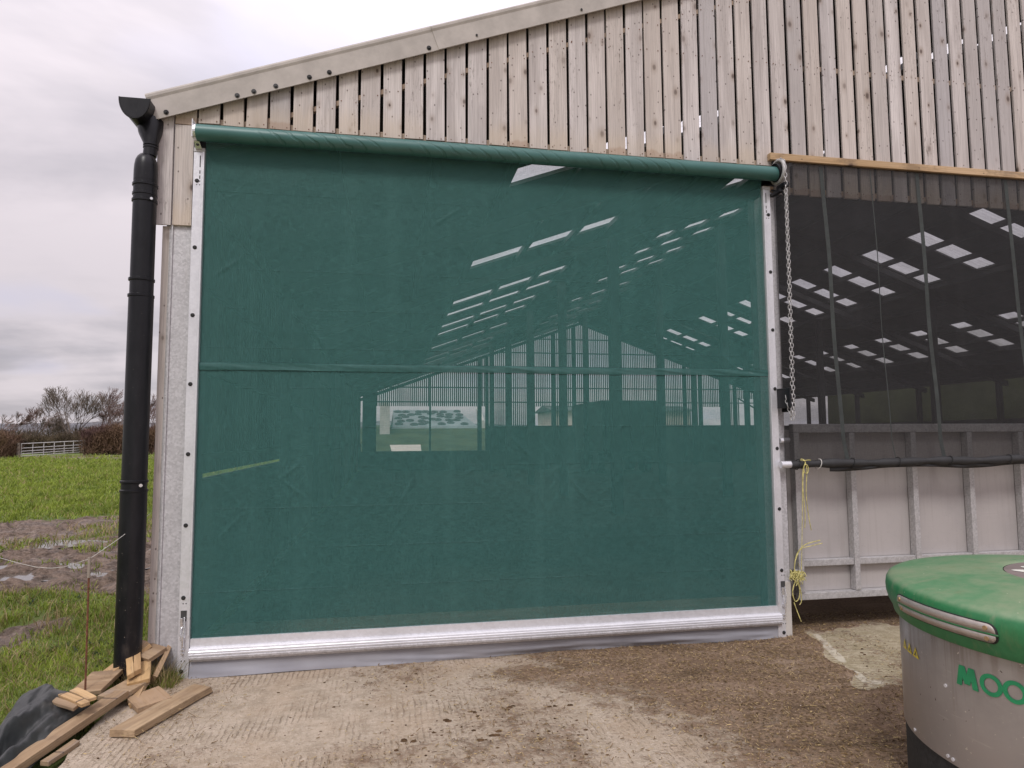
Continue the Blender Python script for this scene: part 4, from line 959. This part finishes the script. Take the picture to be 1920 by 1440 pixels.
# printed lettering wrapped on the drum
def wrap(poly_rows, name, mat, par, r=.8545):
    v = []; f = []
    for row in poly_rows:
        o = len(v); v += [cpt(a, z, r) for a, z in row]; f.append(tuple(range(o, o + len(row))))
    return mk(name, v, f, mat, par)
rows = []
def stroke(p0, p1, w, n=8):      # slanted bar between two (angle,z) points, w = width in degrees, cut level
    for i in range(n):
        t0, t1 = i / n, (i + 1) / n
        a0 = p0[0] + (p1[0] - p0[0]) * t0; a1 = p0[0] + (p1[0] - p0[0]) * t1; z0 = p0[1] + (p1[1] - p0[1]) * t0; z1 = p0[1] + (p1[1] - p0[1]) * t1
        rows.append([(a0 - w / 2, z0), (a0 + w / 2, z0), (a1 + w / 2, z1), (a1 - w / 2, z1)])
zl, zh = .650, .733
stroke((181.1, zl), (182.2, zh), 1.7); stroke((182.3, zh), (183.7, zl + .012), 1.7); stroke((183.7, zl + .012), (185.1, zh), 1.7); stroke((185.2, zh), (186.2, zl), 1.7)
wrap(rows, 'letter_m', M['lettering'], rbt); 
def ring(ac, zc, ra, rz, ta, tz, name):
    rr = []; n = 48
    for i in range(n):
        q0, q1 = 2 * math.pi * i / n, 2 * math.pi * (i + 1) / n
        P = lambda q, k: (ac + (ra - k * ta) * math.cos(q), zc + (rz - k * tz) * math.sin(q)); rr.append([P(q0, 0), P(q1, 0), P(q1, 1), P(q0, 1)])
    wrap(rr, name, M['lettering'], rbt)
ring(190.55, .694, 3.05, .0435, 1.2, .0165, 'letter_o'); ring(196.5, .696, 3.0, .0435, 1.2, .0165, 'letter_o')
rows = []
for ac in (152.6, 157.2, 161.8):
    T = [(ac - 2.0, .668), (ac + 2.0, .668), (ac, .716)]; c_ = (ac, .684); I = [(c_[0] + (p[0] - c_[0]) * .42, c_[1] + (p[1] - c_[1]) * .42) for p in T]
    for i in range(3): rows.append([T[i], T[(i + 1) % 3], I[(i + 1) % 3], I[i]])
wrap(rows, 'warning_triangles', M['yellow'], rbt)
for a, z in ((176, .618), (175.4, .322), (177.3, .32), (158, .322), (200, .618), (215, .32)): MB().disc(cpt(a, z, .852), (math.cos(R(a)), math.sin(R(a)), 0), .008, .004, 8).build('rivet', M['alu'], rbt)
bd = MB(); bd.lathe([(0.0, 1.0535), (.395, 1.0505), (.402, 1.047)], RC, 72); bd = bd.build('badge', M['badge'], rbt, smooth=True)
def flat_poly(pts, z, name, mat): mk(name, [(RC[0] + x, RC[1] + y, z + .0035 * (1 - math.hypot(x, y) / .4)) for x, y in pts], [tuple(range(len(pts)))], mat, bd)
# emblem: pale splash with a green swoosh
spl = [(.30 * (1 + .12 * math.sin(7 * a) + .08 * math.sin(12 * a + 1)) * math.cos(a), .30 * (1 + .12 * math.sin(7 * a) + .08 * math.sin(12 * a + 1)) * .62 * math.sin(a)) for a in np.linspace(0, 2 * math.pi, 80)[:-1]]
spl = [(x * math.cos(2.4) - y * math.sin(2.4) - .03, x * math.sin(2.4) + y * math.cos(2.4) + .02) for x, y in spl]
flat_poly(spl, 1.0527, 'emblem', M['white'])
o_ = [(.10 * math.cos(a) * (1 - .4 * math.sin(a)) - .17, .07 * math.sin(a) + .18) for a in np.linspace(0, 2 * math.pi, 40)[:-1]]
flat_poly(o_, 1.0547, 'emblem_swoosh', M['lettering'])

# ------------------------------------------------------------------ timber offcuts by the corner
def plank(name, a, b_, w, th, label, mat='offcut', roll=0.0, group='timber offcuts heaped at the barn corner', cat='offcut', chip=0.0):
    """plank whose long axis runs a->b (centre line of its upper face)"""
    a = Vector(a); b_ = Vector(b_); L = (b_ - a).length; d = (b_ - a).normalized(); s_ = Vector((0, 0, 1)).cross(d).normalized(); u = d.cross(s_)
    s2 = s_ * math.cos(roll) + u * math.sin(roll); u2 = -s_ * math.sin(roll) + u * math.cos(roll)
    m = MB(); n = 3; r4 = random.Random(name + label)
    e0 = r4.uniform(-.012, .012); e1 = r4.uniform(-.012, .012)
    ns = max(3, int(L / .06)); vs = []; bow = r4.uniform(-.004, .004)
    for i in range(ns + 1):
        t_ = i / ns; xx_ = L * t_; q = r4.uniform(-.0022, .0022); q2 = r4.uniform(-.0022, .0022); zb_ = bow * 4 * t_ * (1 - t_)
        xs_ = (xx_ + (e0 if i == 0 else e1 if i == ns else 0), xx_ + (-e0 if i == 0 else -e1 if i == ns else 0))
        vs += [(xs_[0], -w / 2 + q, -th + zb_), (xs_[1], w / 2 + q2, -th + zb_), (xs_[1] - (chip * .4 if i == ns else 0), w / 2 + q2 * .5, zb_), (xs_[0] - (chip if i == ns else 0), -w / 2 + q * .5, zb_)]
    fs_ = [(0, 1, 2, 3), tuple(4 * ns + k_ for k_ in (3, 2, 1, 0))]
    for i in range(ns):
        for k_ in range(4): fs_.append((4 * i + k_, 4 * i + 4 + k_, 4 * i + 4 + (k_ + 1) % 4, 4 * i + (k_ + 1) % 4))
    m.add(vs, fs_)
    o = m.build(name, M[mat], bevel=.003)
    o.matrix_world = Matrix(((d.x, s2.x, u2.x, a.x), (d.y, s2.y, u2.y, a.y), (d.z, s2.z, u2.z, a.z), (0, 0, 0, 1)))
    return tag(o, label, cat, group)
G2 = 'long planks beside the offcut heap'
plank('plank', (-.46, -1.62, .055), (-.205, -.47, .095), .095, .045, 'long tan plank lying from the offcut heap toward the camera', 'oldplank', 0, G2, 'plank')
plank('plank', (-.015, -.99, .050), (.255, -.325, .050), .150, .042, 'weathered plank lying alone on the concrete nearest the curtain', 'oldplank', 0, G2, 'plank', .03)
plank('plank', (-.285, -1.27, .030), (-.235, -1.02, .028), .05, .025, 'short stick poking out under the long tan plank', 'oldplank', 0, G2, 'plank')
plank('wood_offcut', (-.46, -.16, .085), (-.225, .04, .25), .165, .028, 'large honey offcut leaning up behind the pair of small blocks', roll=-.15)
plank('wood_offcut', (-.335, .04, .235), (-.115, -.09, .205), .15, .034, 'grey topped offcut crowning the heap beside the steel column', 'oldplank', roll=.30)
plank('wood_offcut', (-.215, -.13, .165), (-.145, -.36, .11), .135, .032, 'honey offcut sloping down below the grey topped one', roll=.12)
plank('wood_offcut', (-.115, -.22, .07), (-.105, .08, .215), .085, .030, 'narrow offcut standing on edge at the right of the heap', roll=-1.0)
plank('wood_offcut', (-.330, -.02, .235), (-.195, -.36, .160), .042, .034, 'narrow left block of the crossed pair on the heap', roll=.25)
plank('wood_offcut', (-.285, .01, .245), (-.165, -.32, .170), .042, .034, 'narrow right block of the crossed pair on the heap', roll=.1)
plank('wood_offcut', (-.52, -.285, .105), (-.325, -.30, .115), .27, .030, 'broad flat brown offcut at the left of the heap behind the rusty stake', 'oldplank', roll=.16)
plank('wood_offcut', (-.295, -.36, .085), (-.145, -.43, .085), .25, .030, 'brown offcut wedged in the middle of the heap under the long plank end', 'oldplank', roll=.10)
plank('wood_offcut', (-.115, -.55, .035), (-.150, -.21, .095), .055, .030, 'pale strip offcut between the middle offcut and the honey one', roll=-.35)
plank('wood_offcut', (-.10, -.41, .058), (.035, -.60, .050), .20, .034, 'flat honey offcut on the ground at the right foot of the heap', roll=.10)
plank('wood_offcut', (-.565, -.66, .158), (-.315, -.85, .150), .045, .020, 'thin dark stick lying first on the black sheet', 'oldplank', roll=.1)
plank('wood_offcut', (-.465, -.67, .170), (-.265, -.85, .165), .045, .022, 'thin pale stick lying between two others on the black sheet', roll=.1)
plank('wood_offcut', (-.435, -.60, .168), (-.262, -.77, .165), .048, .022, 'thin pale stick on the black sheet nearest the rusty stake', roll=.1)
# black sheet, draped over a lump with folds
n = 110; uu = np.linspace(0, 1, n); U, V = np.meshgrid(uu, uu, indexing='ij')
A = np.array([-.79, -.42]); B = np.array([-.30, -.58]); C_ = np.array([-.36, -1.62]); D_ = np.array([-.60, -1.55])
XY = ((1 - U) * (1 - V))[..., None] * A + (U * (1 - V))[..., None] * B + (U * V)[..., None] * C_ + ((1 - U) * V)[..., None] * D_
Xs, Ys = XY[..., 0], XY[..., 1]
wob = .05 * fbm(U * 3, V * 3, 1, 3, 101); Xs = Xs + wob * .6
lump = .120 * np.exp(-(((U - .45) / .42) ** 2 + ((V - .12) / .30) ** 2)) + .07 * np.exp(-(((U - .30) / .35) ** 2 + ((V - .55) / .35) ** 2))
edge = sst(0, .10, U) * sst(0, .10, 1 - U) * sst(0, .08, V)
foldz = .030 * np.sin(U * 13 + V * 7 + 2.5 * fbm(U, V, 2.5, 2, 103)) * sst(.15, .6, V) + .030 * fbm(U, V * .8, 4, 3, 104) - .045 * np.abs(fbm(U + .4 * V, V * .45 - .2 * U, 3.2, 3, 106)) + .012 * fbm(U, V, 12, 2, 107)
Zs = .012 + (lump + foldz + .02) * (.12 + .88 * edge) + .03 * edge
tag(mknp('rubber_sheet', np.stack([Xs, Ys, Zs], -1).reshape(-1, 3), gridq(n, n), M['tarp'], smooth=True), 'crumpled black plastic sheet half on the grass beside the long plank', 'sheet').modifiers.new('solid', 'SOLIDIFY').thickness = .006
# electric fence stake and wire
fs = thing('fence_stake', 'thin rusty fence stake standing in front of the offcut heap', 'stake', (-.45, -.36, 0))
MB().tube([(-.445, -.40, -.05), (-.455, -.40, .85)], .0065, 6).build('rod', M['rust'], fs); MB().tube([(-.455, -.40, .80), (-.455, -.40, .93)], .010, 8).build('insulator', M['post'], fs)
b = MB(); strand([(-.235, .02, 1.16), (-.34, -.17, 1.035), (-.455, -.405, .92)], .0017, b); strand([(-.455, -.405, .92), (-1.2, .55, .72), (-3.2, 3.2, .55)], .0017, b)
tag(b.build('fence_wire', M['wire']), 'pale electric fence wire strung from the barn corner to the stake', 'wire')

# ------------------------------------------------------------------ field gate, posts, hedges, trees
fg = thing('field_gate', 'pale metal seven bar field gate at the end of the field', 'gate', (-29, 58, 0))
P0 = Vector((-29.1, 58, .22)); P1 = Vector((-27.5, 65.5, .42)); dg = P1 - P0
Lg = (P1 - P0)
def gp(t, z): return P0 + Lg * t + Vector((0, 0, z))
for i, z in enumerate((.10, .30, .52, .78, 1.16)): MB().tube([gp(0, z), gp(1, z)], .032, 6).build('gate_bar', M['barngate'], fg)
for t in (.0, .17, .34, .51, .68, .84, 1.0): MB().tube([gp(t, .05), gp(t, 1.2)], .035, 6).build('gate_upright', M['barngate'], fg)
for t, lb in ((-.045, 'short grey post at the near end of the field gate'), (1.05, 'grey post with pale top at the far end of the field gate')):
    p = gp(t, 0); b = MB(); b.tube([p + Vector((0, 0, -.3)), p + Vector((0, 0, 1.25))], .13, 10); tag(b.build('gate_post', M['post']), lb, 'gate post', 'posts of the field gate')
def twigmass(name, label, cat, boxes, n, mat, seed, thick=.02, ln=(.3, .9), upb=.6, group=None):
    g = np.random.default_rng(seed); V_ = []; vol = np.array([b[6] for b in boxes]); vol = vol / vol.sum(); idx = g.choice(len(boxes), n, p=vol)
    B_ = np.array([b[:6] for b in boxes])[idx]
    u = g.random((n, 3)); P = np.stack([B_[:, 0] + (B_[:, 1] - B_[:, 0]) * u[:, 0], B_[:, 2] + (B_[:, 3] - B_[:, 2]) * u[:, 1], np.zeros(n)], 1)
    hmod = 1 + .22 * fbm(P[:, 0], P[:, 1], .35, 3, seed); P[:, 2] = B_[:, 4] + (B_[:, 5] - B_[:, 4]) * (u[:, 2] ** .8) * hmod
    d = g.normal(size=(n, 3)); d[:, 2] = np.abs(d[:, 2]) + upb; d /= np.linalg.norm(d, axis=1)[:, None]
    L = g.uniform(*ln, n)[:, None]; s_ = np.cross(d, g.normal(size=(n, 3))); s_ /= np.linalg.norm(s_, axis=1)[:, None]; w = thick * g.uniform(.6, 1.4, n)[:, None]
    e = P + d * L
    v = np.stack([P - s_ * w, P + s_ * w, e + s_ * w * .3, e - s_ * w * .3], 1).reshape(-1, 3)
    o = mknp(name, v, np.arange(4 * n).reshape(-1, 4), mat); return tag(o, label, cat, group)
HG = 'hedges round the field'
twigmass('hedge', 'dark red brown hedge left of the field gate', 'hedge', [(-36, -29.2, 55.5, 58.5, .0, 2.0, 1)], 9000, M['hedge'], 1, .022, group=HG)
twigmass('hedge', 'red brown hedge between field gate and downpipe', 'hedge', [(-27.6, -18, 65, 68, .1, 2.6, 1)], 14000, M['hedge'], 2, .024, group=HG)
twigmass('hedge', 'olive brown bramble hedge behind the field gate', 'hedge', [(-42, -25, 72, 75, .2, 1.9, 1)], 13000, M['hedgedark'], 3, .026, group=HG)
def baretree(name, label, base, h, spread, seed, mat, lean=(0, 0), levels=6, ivy=False, nst=3):
    r5 = random.Random(seed); root = thing(name, label, 'tree', base, 'bare trees beyond the hedge'); tr = MB(); tw = MB()
    def grow(p, d, L, r, lv):
        q = p; rr = r; nseg = 3 if lv < 3 else 2
        pts = [p]; rs = [r]
        for i in range(nseg):
            d = (d + Vector((r5.gauss(0, .085) + lean[0] * .06, r5.gauss(0, .085), r5.gauss(0, .06) + .05))).normalized(); q = q + d * (L / nseg); rr = max(.014, rr * .84); pts.append(q); rs.append(rr)
        (tr if lv < 2 else tw).tube(pts, rs, 5 if lv < 2 else 3, cap=False)
        if lv >= levels: return
        nb_ = r5.choice((2, 3, 3)) if lv < levels - 1 else 3
        for i in range(nb_):
            t = r5.uniform(.45, 1.0) if i else 1.0; k_ = min(int(t * nseg), nseg - 1); pp = pts[k_] + (pts[k_ + 1] - pts[k_]) * (t * nseg - k_)
            ax = Vector((r5.gauss(0, 1), r5.gauss(0, 1), r5.gauss(0, .5))).normalized(); nd_ = (d + ax * spread * r5.uniform(.5, 1.1)).normalized(); grow(pp, nd_, L * r5.uniform(.66, .82), max(.014, rr * .78), lv + 1)
    for i in range(nst):
        a = i * 2.4 + r5.random(); d0 = Vector((math.cos(a) * .32 * (nst > 1), math.sin(a) * .32 * (nst > 1), 1)).normalized(); grow(Vector(base), d0, h * .35, .12 * h / 7, 0)
    tr.build('trunk', mat, root); tw.build('crown', mat, root)
    if ivy:
        g = np.random.default_rng(seed); n = 2500; P = np.array(base) + np.stack([g.normal(0, .55, n), g.normal(0, .4, n), g.uniform(.2, h * .42, n)], 1); d = g.normal(size=(n, 3)) * .10; e = g.normal(size=(n, 3)) * .10
        mknp('ivy', np.stack([P, P + d, P + d + e, P + e], 1).reshape(-1, 3), np.arange(4 * n).reshape(-1, 4), M['leaf'], root)
baretree('bare_tree', 'tallest bare tree, broad fan crown standing behind the field gate', (-33.0, 76, .3), 7.0, .62, 1, M['bark'], nst=4)
baretree('bare_tree', 'bare windswept tree with ivy just right of the tallest one', (-30.4, 78, .3), 6.6, .60, 2, M['barkred'], (.8, 0), ivy=True)
baretree('bare_tree', 'bare reddish tree partly hidden by the downpipe', (-27.6, 77, .3), 6.0, .66, 3, M['barkred'], (.5, 0))
baretree('bare_tree', 'bare tree rising behind the downpipe edge', (-25.2, 80, .3), 6.4, .66, 4, M['barkred'], (.4, 0))
baretree('bare_tree', 'low bare tree left of the tallest one', (-36.6, 79, .3), 4.4, .7, 5, M['bark'], (.9, 0))
baretree('bare_tree', 'thin windswept tree second from the left frame edge', (-40.0, 82, .2), 5.0, .6, 6, M['barkred'], (1.4, 0), nst=2)
baretree('bare_tree', 'thin windswept tree at the left frame edge', (-43.3, 82, .2), 5.0, .6, 7, M['barkred'], (1.4, 0), nst=2)
b = stuff(twigmass('scrub', '', '', [(-52, -20, 84, 90, .0, 2.7, 1)], 12000, M['hedgedark'], 8, .03)); del b['label']; del b['category']

# ------------------------------------------------------------------ beyond the far gable
def sheetq(name, pts, mat): return structure(MB().add(pts, [(0, 1, 2, 3)]).build(name, mat))
structure(mknp('grass_bank', np.array([(-1, 37, .3), (14, 37, .3), (14, 54, 2.5), (-1, 54, 2.5), (14, 120, 4.0), (-1, 120, 4)]), np.array([(0, 1, 2, 3), (3, 2, 4, 5)]), M['bank']))
sheetq('concrete_apron', [(1.75, 38.5, .53), (3.6, 38.5, .53), (3.75, 43.6, 1.19), (1.55, 43.6, 1.19)], M['apron'])
scl = thing('silage_clamp', 'silage clamp under a grey sheet weighted with tyres beyond the far gable', 'silage clamp', (5, 56, 2.5))
MB().hexa([(1.6, 54.2, 2.3), (9.6, 54.2, 2.3), (10.2, 62, 2.3), (1.6, 62, 2.3)], [(1.8, 54.6, 2.75), (9.3, 54.6, 2.75), (8.2, 62, 4.45), (1.9, 62, 4.45)]).build('cover_sheet', M['sheetblue'], scl)
r6 = random.Random(9)
for i in range(7):
    for j in range(5):
        x = 2.4 + i * .92 + r6.uniform(-.38, .38); y = 55.4 + j * 1.4 + r6.uniform(-.5, .5); z = 2.75 + (y - 54.6) / 7.4 * 1.7 + .05
        MB().tube([(x + .30 * math.cos(a) + r6.uniform(-.03, .03), y + .30 * math.sin(a), z - .02 + .07 * math.sin(a)) for a in np.linspace(0, 2 * math.pi, 13)[:-1]], .09, 5, closed=True).build('tyre', M['tyre'], scl)
tag(MB().box(.75, 1.55, 50, 62, .2, 4.7).build('clamp_wall', M['concpale']), 'pale upright concrete wall at the left end of the silage clamp', 'wall')
tag(MB().hexa([(9.7, 54, 1), (10.2, 54, 1), (10.9, 62, 1), (10.4, 62, 1)], [(9.5, 54, 3.2), (9.9, 54, 3.2), (10.6, 62, 4.7), (10.2, 62, 4.7)]).build('clamp_wall', M['concpale']), 'sloping pale concrete wall at the right end of the silage clamp', 'wall')
fsh = thing('farm_shed', 'distant shed with beige upper cladding and red brown base', 'shed', (20, 62, 0))
MB().box(18.4, 33.5, 62, 70, 2.9, 4.4).build('upper_wall', M['beigeclad'], fsh); MB().box(18.3, 33.6, 61.9, 70.1, -1, 2.9).build('lower_wall', M['redclad'], fsh)
MB().hexa([(18.0, 61.5, 4.4), (34, 61.5, 4.4), (34, 70.5, 4.4), (18, 70.5, 4.4)], [(18.0, 65.9, 5.1), (34, 65.9, 5.1), (34, 66.1, 5.1), (18, 66.1, 5.1)]).build('roof', M['roofdark'], fsh)
fw_ = thing('feed_wagon', 'dark box sided farm wagon parked inside the far end of the shed', 'wagon', (12.3, 25, 0))
MB().hexa([(11.1, 24, 1.0), (13.7, 24, 1.0), (13.7, 28.5, 1.0), (11.1, 28.5, 1.0)], [(11.0, 23.9, 3.35), (13.8, 23.9, 3.35), (13.8, 28.6, 3.35), (11.0, 28.6, 3.35)]).build('body', M['wagon'], fw_, bevel=.03)
b = MB()
for x in (11.2, 11.85, 12.4, 12.95, 13.6): b.box(x - .04, x + .04, 23.82, 23.9, 1.0, 3.3)
b.build('body_rib', M['steelpaint'], fw_); MB().box(11.3, 13.5, 24.2, 28.3, .75, .98).build('chassis', M['steelpaint'], fw_)
for x in (11.25, 13.55):
    for y in (25.2, 27.3): MB().tube([(x - .16, y, .52), (x + .16, y, .52)], .52, 20).build('wheel', M['tyre'], fw_)
structure(mknp('green_mound', np.array([(28.6, -2, .5), (28.6, 32.4, .5), (29.3, 33.2, 7), (29.3, -2, 7)]), np.array([(0, 3, 2, 1)]), M['bank']))

# ------------------------------------------------------------------ ground cover
def blades(name, n, region, mat, seed, wid, hgt, filt, lod=True, lean=.5):
    g = np.random.default_rng(seed)
    if lod:   # even density on screen: log-distance, angle
        rr = np.exp(g.uniform(math.log(region[0]), math.log(region[1]), n)); an = g.uniform(region[2], region[3], n)
        x = CAM.x + rr * np.sin(an); y = CAM.y + rr * np.cos(an); sc = (rr / 6.0)
    else: x = g.uniform(region[0], region[1], n); y = g.uniform(region[2], region[3], n); sc = np.ones(n)
    k = filt(x, y, g); x, y, sc = x[k], y[k], sc[k]; n = len(x); z = fieldz(x, y) - .005
    h = hgt * sc ** .55 * g.uniform(.4, 1.2, n) * (1 + .9 * fbm(x, y, 1.7, 3, 151)); w = wid * sc * g.uniform(.7, 1.3, n); a = g.uniform(0, 2 * math.pi, n); la = g.uniform(0, 2 * math.pi, n); ll = h * g.uniform(.1, lean * 1.6, n)
    sx, sy = np.cos(a) * w, np.sin(a) * w; lx, ly = np.cos(la) * ll, np.sin(la) * ll
    b0 = np.stack([x - sx, y - sy, z], 1); b1 = np.stack([x + sx, y + sy, z], 1)
    m0 = np.stack([x - sx * .8 + lx * .35, y - sy * .8 + ly * .35, z + h * .6], 1); m1 = np.stack([x + sx * .8 + lx * .35, y + sy * .8 + ly * .35, z + h * .6], 1)
    t0 = np.stack([x + lx - sx * .1, y + ly - sy * .1, z + h * .95], 1); t1 = np.stack([x + lx + sx * .1, y + ly + sy * .1, z + h * .95], 1)
    v = np.stack([b0, b1, m0, m1, t0, t1], 1).reshape(-1, 3); o = np.arange(n)[:, None] * 6
    q = np.concatenate([o + np.array([[0, 1, 3, 2]]), o + np.array([[2, 3, 5, 4]])]); return stuff(mknp(name, v, q, mat))
tuft = lambda x, y: np.clip(.72 + .6 * fbm(x, y, 1.3, 3, 120), .1, 1)
def notmud(x, y, g): return ((mudmask(x, y) + g.normal(0, .12, len(x)) < .38) | ((fbm(x, y, 2.1, 2, 131) > .30) & (g.random(len(x)) < .5))) & (x < -.30 - .12 * (y < 0)) & (g.random(len(x)) < tuft(x, y)) & ~((x > -1.2) & (y < -.55) & (x > -.9 + (y + 2) * .1))
blades('grass', 560000, (4.6, 72, -1.08, -.035), M['grass'], 1, .0032, .062, notmud, lean=.75)
blades('dry_grass', 46000, (4.6, 16, -1.08, -.035), M['drygrass'], 2, .0028, .10, lambda x, y, g: (x < -.28) & (g.random(len(x)) < .6) & (mudmask(x, y) < .75), lean=.8)
blades('dry_grass', 900, (-.34, .02, -.25, .12), M['drygrass'], 3, .0018, .20, lambda x, y, g: x > -9, False, .6)
blades('weed', 2600, (4.6, 14, -.92, -.24), M['leaf'], 14, .012, .055, lambda x, y, g: (x < -.4) & (mudmask(x, y) < .5) & (fbm(x, y, 1.1, 3, 141) > .12), lean=1.3)
blades('grass', 1500, (-.36, .03, -.22, .02), M['grass'], 4, .003, .11, lambda x, y, g: x > -9, False, .5)
blades('grass', 2600, (-.60, -.26, -.75, .3), M['grass'], 5, .003, .09, lambda x, y, g: x < -.3, False, .5)
# straw and dung crumbs on the yard
def litter(name, n, mat, seed, L, w, dens, h=.004):
    g = np.random.default_rng(seed); x = g.uniform(-.2, 7.4, n); y = g.uniform(-3.5, .6, n); k = g.random(n) < dens(x, y); x, y = x[k], y[k]; n = len(x)
    z = .004 * fbm(x, y, 1.5, 4, 60) + dirt_shade_mask(x, y) * (.008 + .010 * fbm(x, y, 5, 4, 61)) + g.uniform(.002, h + .002, n)
    a = g.uniform(0, 2 * math.pi, n); l = L * g.uniform(.3, 1.3, n); d = np.stack([np.cos(a) * l, np.sin(a) * l, g.normal(0, .25, n) * l], 1); s_ = np.stack([-np.sin(a) * w, np.cos(a) * w, g.normal(0, .5, n) * w], 1)
    P = np.stack([x, y, np.maximum(z, .002) + np.abs(d[:, 2])], 1)
    return stuff(mknp(name, np.stack([P - d - s_, P + d - s_, P + d + s_, P - d + s_], 1).reshape(-1, 3), np.arange(4 * n).reshape(-1, 4), mat))
litter('straw_litter', 45000, M['straw'], 1, .011, .0013, lambda x, y: np.clip(dirt_shade_mask(x, y) * 1.0 - .12, .02, 1))
litter('straw_litter', 42000, M['strawdark'], 2, .013, .0018, lambda x, y: np.clip(dirt_shade_mask(x, y) * 1.2 - .25, .01, 1), .007)
litter('straw_litter', 2500, M['strawdark'], 3, .03, .0012, lambda x, y: np.exp(-(((x - .22) / .16) ** 2 + ((y + .86) / .14) ** 2)) * 3, .03)
litter('straw_litter', 14000, M['strawdark'], 5, .02, .0011, lambda x, y: 6 * np.exp(-(((x - .24) / .17) ** 2 + ((y + .78 - .8 * (x - .24)) / .09) ** 2)), .03)
litter('straw_litter', 16000, M['straw'], 6, .018, .0009, lambda x, y: 4 * np.exp(-(((x - .24) / .17) ** 2 + ((y + .78 - .8 * (x - .24)) / .09) ** 2)), .035)
def crumbs(name, n, mat, seed, rad, dens):
    g = np.random.default_rng(seed); x = g.uniform(-.2, 7.4, n); y = g.uniform(-3.5, .6, n); k = g.random(n) < dens(x, y); x, y = x[k], y[k]; n = len(x)
    r = rad * g.lognormal(0, .38, n); z = .004 * fbm(x, y, 1.5, 4, 60) + dirt_shade_mask(x, y) * (.008 + .010 * fbm(x, y, 5, 4, 61)) + r * .3
    oc = np.array([(1, 0, 0), (0, 1, 0), (-1, 0, 0), (0, -1, 0), (0, 0, .8), (0, 0, -.8)]); P = np.stack([x, y, np.maximum(z, 0)], 1)
    v = P[:, None, :] + oc[None] * r[:, None, None] * g.uniform(.6, 1.3, (n, 6, 1)); o = np.arange(n)[:, None] * 6
    f = np.concatenate([o + np.array([[a, b, c]]) for a, b, c in ((0, 1, 4), (1, 2, 4), (2, 3, 4), (3, 0, 4), (1, 0, 5), (2, 1, 5), (3, 2, 5), (0, 3, 5))])
    return stuff(mknp(name, v.reshape(-1, 3), f, mat))
crumbs('dung_crumbs', 16000, M['dung'], 1, .0030, lambda x, y: np.clip(dirt_shade_mask(x, y) * 1.1 - .2, .015, 1))
def clods(n, seed):
    g = np.random.default_rng(seed); b = MB()
    spots = [(1.86, -1.12), (1.98, -1.05), (1.72, -1.25), (2.05, -1.28), (2.2, -1.0), (1.6, -1.35), (2.02, -1.42), (2.55, -1.02)]
    for i in range(n):
        if i < 30: c = spots[i % len(spots)]; x, y = c[0] + g.normal(0, .045), c[1] + g.normal(0, .03); r = g.uniform(.006, .015)
        else: x, y = g.uniform(.6, 5.5), g.uniform(-2.2, .0); r = g.uniform(.004, .009)
        o = len(b.v); m = 9; z0 = float(dirt_shade_mask(np.array([x]), np.array([y]))[0]) * .008
        for k_, (rr, zz) in enumerate(((1, 0), (.85, .35), (.45, .6))):
            for q in range(m):
                a = 2 * math.pi * q / m; jj = g.uniform(.7, 1.25); b.v.append((x + 1.5 * r * rr * jj * math.cos(a), y + r * rr * jj * math.sin(a), z0 + r * zz * g.uniform(.7, 1.2)))
        for k_ in range(2):
            for q in range(m): b.f.append((o + k_ * m + q, o + k_ * m + (q + 1) % m, o + (k_ + 1) * m + (q + 1) % m, o + (k_ + 1) * m + q))
        b.f.append(tuple(o + 2 * m + q for q in range(m)))
    return stuff(b.build('dung_clods', M['dung'], smooth=True))
clods(150, 4)
crumbs('grit', 5000, M['stone'], 2, .0035, lambda x, y: .3 + 0 * x)
